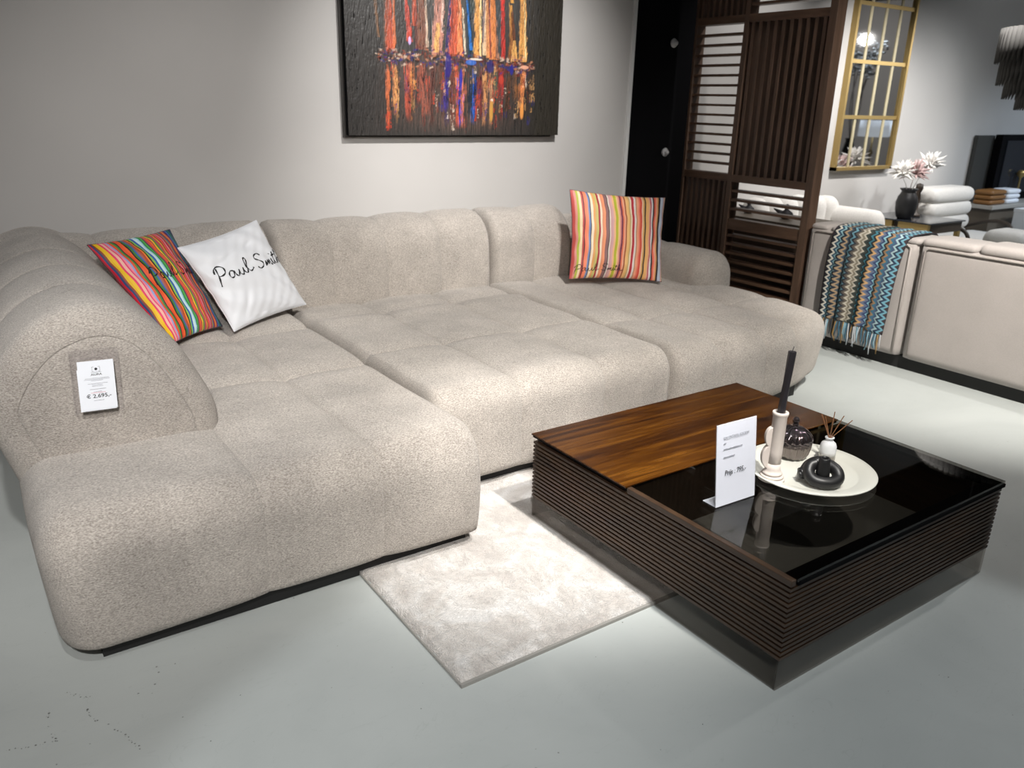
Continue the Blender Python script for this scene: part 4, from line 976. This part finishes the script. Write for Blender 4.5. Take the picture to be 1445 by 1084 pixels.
MB().box(-.46, .82, -.035, -.021, .08, .64).build('glass_door', M['darkmirror'], dm)
MB().lathe([(0, .18), (.03, .18), (.012, .20), (.010, .42), (.03, .44), (.045, .47), (.03, .50), (0, .51)], 16, c=(-.12, -.085, -.178)).build('lit_ornament', M['gold'], dm, True)

# pendant shade at the right edge
pd = thing('pendant_lamp', 'large grey scalloped feather pendant lamp entering the right edge', 'pendant lamp', (7.22, 3.02, .12))
pm = MB(); rd = random.Random(5)
for ring, (rr2, zz, L_) in enumerate(((.46, 1.62, .22), (.40, 1.52, .20), (.30, 1.44, .17), (.50, 1.78, .22))):
    n_ = 64
    for k in range(n_):
        a = 2*math.pi*(k+ring*.5)/n_; c0 = Vector((math.cos(a), math.sin(a), 0)); p = c0*rr2+Vector((0, 0, zz))
        pm.tube([p+Vector((0, 0, L_)), p+Vector((0, 0, L_*.4)), p-Vector((0, 0, .03))+c0*.02], [.022, .026, .003], 6)
pm.build('scalloped_shade', simple('feather_grey', (.05, .048, .045), .9), pd, True)
MB().lathe([(.05, 2.06), (.46, 1.99), (.47, 1.97), (.05, 2.03)], 32).build('shade_top', simple('feather_top', (.09, .085, .08), .9), pd, True)
MB().tube([(0, 0, 2.03), (0, 0, 3.17)], .006, 8).build('cord', M['ink'], pd)

# furniture across the aisle, seen in the mirror
co_ = thing('mirror_console', 'dark console table across the aisle, seen only in the mirror', 'console table', (10.7, 2.35, 0))
MB().box(-.9, .9, -.2, .2, .70, .74).build('top', M['darkwood'], co_)
for sx in (-.85, .85):
    for sy in (-.16, .16): MB().box(sx-.02, sx+.02, sy-.02, sy+.02, 0, .70).build('leg', M['darkwood'], co_)
glow = simple('lit_lamp_shade', (.8, .82, .85), .7); gb_ = glow.node_tree.nodes['Principled BSDF']
gb_.inputs['Emission Color'].default_value = (.85, .92, 1, 1); gb_.inputs['Emission Strength'].default_value = .45
for x_, lb in ((10.74, 'table lamp with white drum shade reflected in the mirror, left'), (11.26, 'table lamp with white drum shade reflected in the mirror, right')):
    tl = thing('table_lamp', lb, 'lamp', (x_, 2.35, .74), group='lamps reflected in the mirror')
    MB().lathe([(0, 0), (.07, 0), (.07, .015), (.014, .03), (.012, .16), (.035, .20), (.012, .26), (.010, .44), (0, .45)], 20).build('base', M['gold'], tl, True)
    MB().lathe([(.20, .42), (.19, .63), (.187, .63), (.197, .42)], 32).build('lamp_shade', glow, tl, True)
bl = thing('blossom_arrangement', 'tall white blossom branches in a dark vase, reflected in the mirror', 'flowers', (10.22, 2.35, .74))
MB().lathe([(0, 0), (.07, 0), (.09, .08), (.08, .25), (.05, .36), (.06, .40), (.04, .39), (0, .3)], 24).build('vase', M['blackcer'], bl, True)
rb = random.Random(8)
for k in range(5):
    ex, ey, ez = rb.uniform(-.25, .35), rb.uniform(-.1, .1), rb.uniform(1.45, 1.72)
    MB().tube(cr([(0, 0, .35), (ex*.2, ey, .8), (ex*.6, ey, 1.2), (ex, ey, ez)], 5), .006, 6).build('branch', M['darkwood'], bl, True)
    mb = MB()
    for q in range(34):
        t = rb.uniform(.0, 1); c = Vector((ex*(.6+.4*t)+rb.gauss(0, .07), ey+rb.gauss(0, .06), 1.2+(ez-1.2)*t+rb.gauss(0, .05))); r_ = rb.uniform(.015, .032)
        mb.lathe([(.001, -r_*.6), (r_*.8, -r_*.3), (r_, .1*r_), (r_*.6, r_*.6), (.001, r_*.7)], 7, c=c)
    o = mb.build('blossoms', simple('blossom', (.34, .33, .31), .8), bl, True); o['kind'] = 'stuff'
